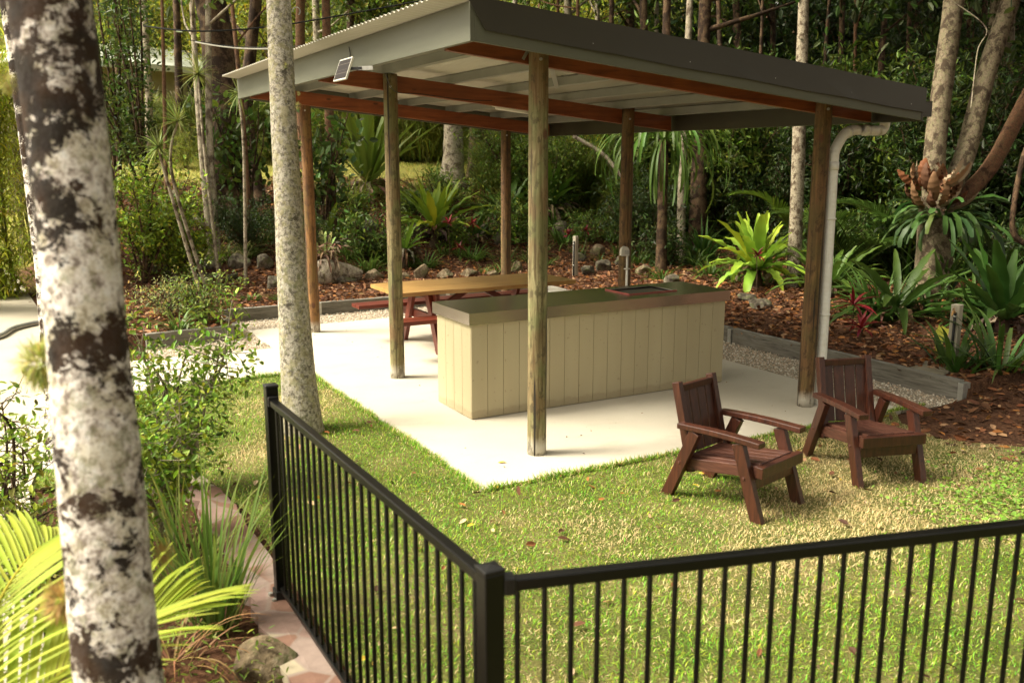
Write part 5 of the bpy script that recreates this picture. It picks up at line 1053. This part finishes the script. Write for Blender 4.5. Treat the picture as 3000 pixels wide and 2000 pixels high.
# multi-stemmed tree
d_ = 12.4; b = COLM(2140, d_); b[2] -= .1
t = tag(empty('forest_tree', b), 'multi-stemmed pale tree with leaning limbs at the right', 'tree'); mt = MB()
fork = AT(2150, 470, d_)
mt.tube(path([b, AT(2142, 620, d_), fork + [0, 0, .1]], 20) - b, np.linspace(.27, .22, 20), 20, .09, seed=5); mt.build('trunk', M['bark_dim'], t, smooth=True)
for k_, (pts, ra, rb, bm_) in enumerate([([fork - [0, 0, .2], AT(2148, 330, d_), AT(2192, 0, d_), AT(2215, -260, d_)], .15, .125, 'bark_dim'), ([fork - [0, 0, .2], AT(2215, 360, d_ + .1), AT(2268, 160, d_ + .1), AT(2328, -20, d_ + .1), AT(2400, -260, d_ + .2)], .14, .12, 'bark_dim'), ([fork - [0, 0, .15], AT(2262, 400, d_ + .3), AT(2352, 240, d_ + .4), AT(2480, 0, d_ + .6)], .11, .10, 'bark_red')]):
    mb = MB(); mb.tube(path(pts, 30) - b, np.linspace(ra, rb, 30), 18, .06, seed=k_); mb.build('limb', M[bm_], t, smooth=True)
g = np.random.default_rng(77); mb = MB(); n = 9000; cc = np.array([AT(2215, -260, d_), AT(2400, -260, d_), AT(2480, 0, d_ + .6), AT(2300, -400, d_)])[g.integers(0, 4, n)] - b
Pn = cc + g.normal(0, 1.2, (n, 3)) * [1.3, 1.3, .6] + [0, 0, .9]; leaves(mb, Pn, rsph(n, g), g.uniform(.1, .22, n), jcol(DK, n, .3, g), g); mb.build('crown', M['leaf'], t, col=True)
mb = MB(); mb.tube(path([AT(2150, -20, 12.2), AT(2262, 60, 12.1), AT(2245, 120, 12.1), AT(2230, 250, 12.1)], 30), .008, 6); tag(mb.build('vine', M['bark_pale'], smooth=True), 'thin pale vine hanging in front of the left leaning limb', 'vine')
mb = MB(); mb.tube(path([AT(2352, 560, 11.9), AT(2325, 520, 11.9), AT(2345, 380, 11.9), AT(2375, 300, 12)], 30), .034, 10, .1); tag(mb.build('vine', M['bark_brown'], smooth=True), 'thick woody vine curving at the right picture edge', 'vine')
mb = MB(); mb.tube(path([AT(1316, 312, 17), AT(1380, 350, 17), AT(1412, 385, 17), AT(1440, 420, 17)], 20), .035, 8, .1); tag(mb.build('fallen_branch', M['bark_pale'], smooth=True), 'pale slanting branch between the two right-hand rear poles', 'branch')
mb = MB(); p = GP(462, 520); mb.tube(path([AT(395, 440, 15), AT(440, 490, 15), AT(468, 520, 15), p], 20), .05, 8, .1); tag(mb.build('fallen_branch', M['bark_pale'], smooth=True), 'leaning grey branch left of the thin twin stems', 'branch')

# other forest trunks: (column at base, column at top, depth, width, bark)
ft = [(270, 262, 19, 12, 1), (345, 330, 22, 18, 0), (385, 372, 16, 9, 2), (425, 405, 24, 20, 1), (650, 655, 22, 20, 0), (700, 690, 24, 26, 2), (735, 725, 30, 20, 0), (800, 806, 30, 22, 1), (850, 842, 34, 18, 0), (893, 897, 33, 18, 0), (930, 926, 31, 13, 1), (968, 975, 34, 22, 0),
      (1195, 1183, 26, 14, 0), (1212, 1208, 28, 24, 0), (1255, 1240, 30, 12, 2), (1283, 1281, 26, 9, 2), (1300, 1304, 27, 22, 0), (1330, 1327, 25, 10, 2), (1368, 1372, 29, 14, 0), (1410, 1405, 24, 14, 1), (1440, 1448, 26, 24, 1), (1475, 1478, 23, 22, 1), (1500, 1508, 27, 12, 0),
      (1660, 1650, 20, 14, 1), (1700, 1690, 23, 20, 1), (1745, 1752, 19, 9, 1), (1780, 1775, 24, 16, 1), (1885, 1905, 19, 10, 1), (1925, 1935, 22, 16, 1), (1975, 1965, 18, 9, 2), (2015, 2035, 21, 16, 1), (2060, 2090, 19, 12, 1), (2115, 2105, 23, 18, 1), (2180, 2230, 20, 12, 1), (2260, 2262, 22, 16, 1), (2320, 2300, 18, 10, 1), (2385, 2400, 20, 18, 1)]
BK = ['bark_pale', 'bark_brown', 'bark_red']; KD = ['pale', 'dark', 'reddish']
for z_, (lo, hi, where) in enumerate([(0, 620, 'counted from left, left of the lichen trunk'), (620, 1100, 'from left, above the high roof end'), (1100, 1520, 'from left, behind the middle of the roof'), (1520, 1870, 'from left, between hanging staghorn and spotted trunk'), (1870, 2500, 'from left, right of the white-spotted trunk')]):
    sub = [f for f in ft if lo <= f[0] < hi]
    for k_, (a, b_, dp_, wd, bk) in enumerate(sub):
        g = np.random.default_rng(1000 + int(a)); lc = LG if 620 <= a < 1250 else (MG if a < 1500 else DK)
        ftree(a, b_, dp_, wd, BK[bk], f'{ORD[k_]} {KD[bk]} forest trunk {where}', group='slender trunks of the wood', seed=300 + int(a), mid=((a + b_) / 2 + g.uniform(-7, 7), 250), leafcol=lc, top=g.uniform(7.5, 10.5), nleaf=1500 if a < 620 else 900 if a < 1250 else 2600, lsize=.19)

# ------------------------------------------------------------------ understory
proto = []
for k_, (c_, sz_, nl_, hh_, rr_) in enumerate([(DK, .16, 4200, 3.2, 1.5), (MG, .13, 4200, 2.6, 1.4), (DK, .11, 4600, 2.0, 1.3), (MG, .20, 3000, 3.6, 1.3)]):
    s_ = shrub(14, hh_, rr_, int(nl_ * 1.5), sz_ * .85, c_, 400 + k_, 'forest_shrub', new=.12, cluster=9, wid=.75); proto.append(s_)
protoL = []
for k_, (c_, sz_, nl_, hh_, rr_) in enumerate([(LG, .15, 3800, 3.0, 1.5), ((.13, .17, .03), .11, 4200, 2.2, 1.4)]):
    s_ = shrub(14, hh_, rr_, int(nl_ * 1.6), sz_ * .8, c_, 420 + k_, 'forest_shrub', new=.3, cluster=9, wid=.55); protoL.append(s_)
used = set()
def spawn(pr, p, label, group, s):
    o = pr if pr.name not in used else copy_tree(pr)
    used.add(pr.name); place(o, p, random.uniform(0, 6.28), s, label, 'shrub', group)
g = np.random.default_rng(11)
def fillrow(lo, hi, n_, dlo, dhi, prs, label, group, s=(.8, 1.3)):
    for k in range(n_):
        a = lo + (hi - lo) * (k + g.uniform(.1, .9)) / n_; dep_ = g.uniform(dlo, dhi)
        spawn(prs[int(g.integers(0, len(prs)))], COLM(a, dep_) - [0, 0, .05], f'{ORD[k]} from left: {label}', group, g.uniform(*s))
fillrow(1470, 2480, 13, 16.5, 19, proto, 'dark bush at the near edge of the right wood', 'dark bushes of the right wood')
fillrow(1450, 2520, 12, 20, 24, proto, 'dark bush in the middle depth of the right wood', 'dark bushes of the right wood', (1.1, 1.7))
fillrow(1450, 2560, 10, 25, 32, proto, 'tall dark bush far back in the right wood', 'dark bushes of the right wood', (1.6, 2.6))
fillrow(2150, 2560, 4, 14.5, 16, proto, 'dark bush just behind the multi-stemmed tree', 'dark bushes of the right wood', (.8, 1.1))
def reedbush(seed, h_, n, col):
    g = np.random.default_rng(seed); t = empty('reed_bush'); mb = MB(); az = g.uniform(0, 6.28, n); r = g.uniform(0, .8, n) ** .7
    ribbons(mb, np.c_[np.cos(az) * r, np.sin(az) * r, g.uniform(0, h_ * .55, n)], az + g.uniform(-1, 1, n), g.uniform(.5, 1.5, n), h_ * g.uniform(.25, .5, n), .03, g.uniform(.6, 2.2, n), seg=5, fold=.2, col=jcol(col, n, .35, g), g=g, prof=lambda t: np.clip(1 - t ** 2, .04, 1)); mb.build('foliage', M['leaf'], t, col=True)
    mb = MB(); k = 14
    for q in range(k): a_ = g.uniform(0, 6.28); mb.tube(path([(0, 0, -.1), (math.cos(a_) * .3, math.sin(a_) * .3, h_ * .5), (math.cos(a_) * .7, math.sin(a_) * .7, h_ * .9)], 8), .012, 5)
    mb.build('stems', M['bark_pale'], t); return t
reeds = [reedbush(600, 2.6, 2600, (.24, .27, .05)), reedbush(601, 2.0, 2200, (.16, .20, .035))]
fillrow(740, 1500, 14, 25, 30, reeds, 'sunlit fine-leaved reed bush at the back of the upper lawn', 'reed bushes behind the upper lawn', (.9, 1.3))
fillrow(1130, 1500, 9, 19, 24, reeds[1:], 'fine-leaved reed bush on the bank behind the front pole', 'reed bushes on the bank', (.6, .9))
fillrow(270, 620, 6, 24, 30, reeds, 'reedy bush between the trunks at upper left', 'reed bushes at upper left', (.8, 1.2))
fillrow(740, 1200, 5, 29, 31, protoL, 'sunlit yellow-green bush at the back of the upper lawn', 'sunlit bushes behind the upper lawn', (.8, 1.1))
fillrow(600, 1500, 9, 32, 42, protoL + proto[1:2], 'bright green bush far up the wooded slope above the roof', 'bushes far up the slope', (1.6, 2.6))
fillrow(1160, 1500, 5, 20, 25, protoL + proto[1:2], 'mid green bush on the bank behind the middle poles', 'bushes on the middle bank', (.6, 1.0))
fillrow(250, 640, 5, 21, 25, [protoL[1]], 'leafy green bush between the trunks left of the lichen trunk', 'bushes of the left bank', (.3, .5))
fillrow(200, 640, 4, 36, 44, [protoL[1], protoL[0]], 'green bush far behind the trunks at upper left', 'bushes beyond the left bank', (1.5, 2.4))
fillrow(560, 720, 2, 15.5, 16.5, proto[2:3], 'dark rounded bush in the shade beside the lichen trunk', 'shaded bushes by the lichen trunk', (.45, .6))
for pr in proto + protoL:
    if pr.name not in used: spawn(pr, COLM(1700, 27), 'dark leafy bush crowding the wood behind the right half of the shelter', 'dark bushes of the right wood', 1.5)
# big-leaved saplings near the left poles
for k_, (a, dp_, hh_, lab) in enumerate([(745, 16.8, 2.6, 'big-leaved sapling drooping right of the rearmost left pole'), (580, 17.2, 2.5, 'big-leaved sapling left of the lichen trunk'), (350, 17, 4.6, 'tall dark big-leaved bush beside the blotched trunk at upper left'), (285, 17.5, 4.8, 'taller dark glossy bush partly hidden by the blotched trunk')]):
    s_ = shrub(9, hh_, .75 if k_ < 2 else 1.0, 500 if k_ < 2 else 2000, .17 if k_ < 2 else .12, (.06, .105, .018) if k_ < 2 else (.065, .105, .018), 440 + k_, 'big_leaf_sapling', wid=1.2 if k_ < 2 else .8, new=.12, cluster=6, lowz=1.6); place(s_, COLM(a, dp_), 0, 1, lab, 'shrub')
# spiky dracaena rosettes
def spiky(pts, label, seed):
    g = np.random.default_rng(seed); b = pts[0]; t = tag(empty('dracaena', b), label, 'plant'); mb = MB(); mb.tube(path(pts, 16) - b, np.linspace(.03, .015, 16), 8); mb.build('stem', M['bark_pale'], t, smooth=True)
    mb = MB(); n = 60; D = rsph(n, g); ribbons(mb, np.tile(pts[-1] - b, (n, 1)), np.arctan2(D[:, 1], D[:, 0]), np.arcsin(D[:, 2]) * .9 + .2, g.uniform(.25, .5, n), .022, g.uniform(.1, .7, n), seg=5, col=jcol((.16, .20, .05), n, .25, g), g=g, fold=.3, prof=lambda t: np.clip(1 - t ** 2, .03, 1)); mb.build('leaves', M['gloss_leaf'], t, col=True)
spiky([COLM(470, 13.5), AT(395, 400, 13.2), AT(408, 278, 13)], 'spiky dracaena rosette at upper left, the higher of two', 1)
spiky([COLM(455, 13.2), AT(385, 420, 13), AT(363, 338, 12.8)], 'spiky dracaena rosette at upper left, the lower of two', 2)
spiky([COLM(500, 14), AT(470, 350, 14), AT(455, 170, 14)], 'spiky dracaena in front of the massive brown trunk', 3)
spiky([COLM(560, 14), AT(560, 350, 14), AT(548, 215, 14)], 'spiky dracaena head left of the roof tip', 4)
# bamboo-like sunlit clumps at far left
def bamboo(p, H_, R__, n, label, seed, col=(.30, .33, .05)):
    g = np.random.default_rng(seed); t = tag(empty('bamboo', p), label, 'bamboo', 'bamboo clumps beyond the driveway'); mt = MB(); tips = []
    for k in range(16):
        a = g.uniform(0, 6.28); r = R__ * g.uniform(.2, 1); P = path([(g.normal(0, .2), g.normal(0, .2), 0), (math.cos(a) * r * .3, math.sin(a) * r * .3, H_ * .6), (math.cos(a) * r, math.sin(a) * r, H_ * g.uniform(.7, 1))], 16); mt.tube(P, np.linspace(.02, .006, 16), 6); tips.append(P)
    mt.build('canes', M['bark_pale'], t); tips = np.concatenate(tips); idx = g.integers(0, len(tips), n); mb = MB()
    az = g.uniform(0, 6.28, n); ribbons(mb, tips[idx] + g.normal(0, .22, (n, 3)), az, g.uniform(-.5, .7, n), g.uniform(.14, .3, n), .022, g.uniform(.3, 1.4, n), seg=3, col=jcol(col, n, .3, g), g=g); mb.build('foliage', M['leaf'], t, col=True)
bamboo(COLM(-10, 14.5), 4.2, 1.0, 14000, 'sunny yellow-green bamboo clump at the far left edge', 1, (.38, .44, .05))
bamboo(COLM(60, 19), 4.6, 1.3, 7000, 'yellow-green bamboo clump further along the driveway', 2)
bamboo(COLM(-160, 13), 4.0, 1.2, 6000, 'yellow-green bamboo clump just beyond the left picture edge', 3)
bamboo((-1.6, 21, 1.3), 5.0, 1.7, 6000, 'bamboo clump behind the tall dark bushes at upper left', 4, (.22, .26, .05))
# sky-side wood: one mass far up the slope
g = np.random.default_rng(12); n = 70000; a = g.uniform(-300, 2700, n); dp_ = g.uniform(40, 62, n)
base = CP[:2] + (FW[:2] / np.hypot(*FW[:2])) * dp_[:, None] + RT[:2] * ((a * 1.2755 - 1500) / FPX * dp_)[:, None]
zz = Hf(base[:, 0], base[:, 1]) + g.uniform(0, 1, n) ** 1.3 * np.where(a < 1100, 7, 12); cl = vnoise(a, zz * 60, .03, 8); keep = (cl > .33)
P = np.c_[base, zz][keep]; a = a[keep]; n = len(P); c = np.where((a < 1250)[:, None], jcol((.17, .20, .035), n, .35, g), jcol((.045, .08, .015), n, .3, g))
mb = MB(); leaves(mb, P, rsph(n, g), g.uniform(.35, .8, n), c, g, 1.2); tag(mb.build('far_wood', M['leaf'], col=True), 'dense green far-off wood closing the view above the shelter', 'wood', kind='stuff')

# ------------------------------------------------------------------ pale building at upper left, wires
hb_ = COLM(520, 36); bl = tag(empty('house', hb_, .35), 'low pale-roofed house glimpsed between the trunks at upper left', 'house')
mb = MB(); mb.box(-6, 7, 0, 5, 0, 2.3); mb.build('wall', simple('house_wall', [(.3, (.20, .17, .12)), (.7, (.26, .22, .16))], 2), bl)
mb = MB(); V = [(-6.8, -.7, 2.3), (7.8, -.7, 2.3), (7.8, 5.7, 2.3), (-6.8, 5.7, 2.3), (-5.5, 2.5, 3.3), (6.5, 2.5, 3.3)]; mb.add(V, [(0, 1, 5, 4), (1, 2, 5), (2, 3, 4, 5), (3, 0, 4), (3, 2, 1, 0)]); rf_ = mb.build('roof', simple('house_roof', [(.3, (.55, .58, .50)), (.7, (.66, .68, .58))], 2, rough=.4), bl)
mb = MB(); mb.box(-6.8, 7.8, -.78, -.70, 2.12, 2.34); mb.build('gutter', simple('house_gutter', [(.3, (.35, .36, .28)), (.7, (.40, .40, .31))], 2), rf_)
mb = MB()
for x in (-4, -1.2, 2.0, 4.6): mb_ = MB(); mb_.box(x, x + 1.1, -.03, -.001, .9, 1.9); mb_.build('window', M['black'], bl)
def wire(pts, r, label, m_='black'):
    mb = MB(); mb.tube(path(pts, 50), r, 5); tag(mb.build('overhead_cable', M[m_]), label, 'cable')
wire([AT(330, 60, 13), AT(450, 72, 13), AT(600, 64, 13.5), AT(760, 40, 14), AT(1000, -5, 15), AT(1200, -50, 16)], .012, 'dark sagging overhead cable crossing behind the lichen trunk')
wire([AT(430, 92, 14), AT(560, 108, 14), AT(700, 104, 13), AT(860, 62, 12), AT(1080, -20, 11)], .006, 'thin overhead cable just above the roof sheet')
wire([AT(448, 97, 14.5), AT(500, 106, 14.5), AT(560, 112, 14.5), AT(640, 113, 14.5)], .012, 'pale bright cable left of the lichen trunk', 'white_plastic')

# ------------------------------------------------------------------ low undergrowth on the bank and in the right wood
def undergrowth(spots, mk, label, group, cat='plant'):
    src = None; spots = sorted(spots, key=lambda q: q[0])
    for k, (px, py, s) in enumerate(spots):
        if src is None: o = mk(); src = o
        else: o = copy_tree(src)
        place(o, GP(px, py) - [0, 0, .02], random.uniform(0, 6.28), s, f'{ORD[k]} from left: {label}' if k < 14 else f'{label}, number {k}', cat, group)
g = np.random.default_rng(21)
def spots(n, x0, x1, y0, y1, s0, s1): return [(x0 + (x1 - x0) * (k + g.uniform(.1, .9)) / n, g.uniform(y0, y1), g.uniform(s0, s1)) for k in range(n)]
Z3 = (0, 0, 0)
undergrowth(spots(12, 1460, 1860, 520, 600, .8, 1.3), lambda: straps(Z3, 55, .8, .035, .2, (.045, .095, .016), (.4, 1.45), (.6, 1.9), seed=301), 'dark strap-leaved undergrowth behind the counter', 'strap undergrowth behind the counter')
undergrowth(spots(12, 1880, 2400, 640, 760, .8, 1.25), lambda: straps(Z3, 45, .8, .045, .2, (.035, .08, .014), (.3, 1.4), (.5, 1.8), seed=302), 'dark strap-leaved undergrowth around the multi-stemmed tree', 'strap undergrowth at right')
undergrowth(spots(11, 1450, 1880, 590, 655, .7, 1.1), lambda: straps(Z3, 50, .55, .035, .2, (.07, .13, .02), (.3, 1.4), (.6, 1.9), seed=311), 'mid green strap-leaved plant close behind the counter', 'strap plants close behind the counter')
undergrowth(spots(12, 820, 1440, 585, 632, .6, 1.0), lambda: straps(Z3, 45, .4, .022, .15, (.08, .14, .025), (.3, 1.4), (.6, 1.9), seed=312), 'short green tuft near the tan boulders', 'short tufts near the tan boulders')
undergrowth(spots(10, 1900, 2380, 560, 660, .9, 1.3), lambda: shrub(8, .7, .6, 1300, .09, (.05, .09, .016), 313, 'low_shrub', wid=.8), 'low green bush among the dark palms at right', 'low bushes among the right palms', 'shrub')
undergrowth(spots(13, 1500, 1900, 440, 510, 1.0, 1.5), lambda: straps(Z3, 55, .8, .035, .3, (.035, .07, .012), (.4, 1.45), (.6, 1.9), seed=303), 'shadowed grassy plant deeper in the right wood', 'strap undergrowth deeper in the wood')
undergrowth(spots(14, 780, 1420, 490, 625, .8, 1.4), lambda: straps(Z3, 60, .55, .03, .2, (.10, .17, .03), (.3, 1.4), (.6, 1.9), seed=304), 'green strappy undergrowth on the bank behind the table', 'strap undergrowth on the bank')
undergrowth(spots(14, 740, 1420, 430, 500, .9, 1.6), lambda: straps(Z3, 90, .6, .02, .35, (.17, .21, .04), (.4, 1.4), (.6, 1.9), seed=305), 'olive grassy tuft along the top of the bank', 'grassy tufts on the bank top')
undergrowth(spots(12, 760, 1420, 455, 600, .9, 1.5), lambda: shrub(7, .5, .45, 1300, .07, (.09, .15, .025), 306, 'low_shrub', wid=.8), 'low broad-leaved bush planted on the bank', 'low bushes on the bank', 'shrub')
undergrowth(spots(12, 1440, 2380, 500, 640, 1.0, 1.5), lambda: shrub(8, .7, .6, 1300, .09, (.035, .065, .013), 307, 'low_shrub', wid=.8), 'low shaded bush in the right wood', 'low bushes of the right wood', 'shrub')
undergrowth(spots(12, 330, 640, 500, 590, .6, 1.0), lambda: straps(Z3, 45, .55, .025, .2, (.07, .11, .02), (.3, 1.4), (.6, 1.9), seed=308), 'grassy tuft among the stems above the left boulders', 'grassy tufts of the left bed')

# ------------------------------------------------------------------ tall trees added to the right and behind the viewer to block sky light
src = None
for k_, (x, y, s, lab) in enumerate([(7.5, -3.5, 1.0, 'nearest on the right'), (9.5, 1.5, 1.1, 'right of the tap post'), (4.5, -9.5, 1.05, 'behind the lawn corner'), (.5, -11, 1.0, 'behind the viewer'), (10, -8, 1.2, 'far right'), (12.5, 5, 1.15, 'in the right wood'), (-4.5, -11.5, .95, 'behind the blotched trunk')]):
    if src is None:
        P = [(0, 0, -.2), (.1, .1, 3), (0, .2, 6.0)]
        src = t = tree('added_shade_tree', P, [.24, .18, .12], 'bark_dim', ((0, 0, .3), (2.9, 2.9, 2.4), 60), 900, 8, nleaf=14000, lsize=.30, leafcol=DK, flare=1.5)
    else: t = copy_tree(src)
    place(t, (x, y, float(Hf(x, y)) if x > 4 else -.05), k_ * 1.3, s, f'tall dense dark tree added for shade, {lab}', 'tree', 'tall trees added to shade the garden')

n = 26000; g = np.random.default_rng(33); P = np.c_[g.uniform(-2, 11, n), g.uniform(14.6, 26, n)]; P = np.c_[P, Hf(P[:, 0], P[:, 1])]; P = P[P[:, 0] < P[:, 1] * .35 + 5]; n = len(P)
mb = MB(); ribbons(mb, P, g.uniform(0, 6.28, n), g.uniform(.3, 1.4, n), g.uniform(.05, .13, n), .012, g.uniform(.2, 1.2, n), seg=2, prof=lambda t: np.array([.8, 1, .12]), col=jcol((.30, .30, .07), n, .35, g), g=g)
tag(mb.build('grass', M['blade'], col=True), 'yellowish grass of the upper lawn behind the bank', 'grass', kind='stuff')
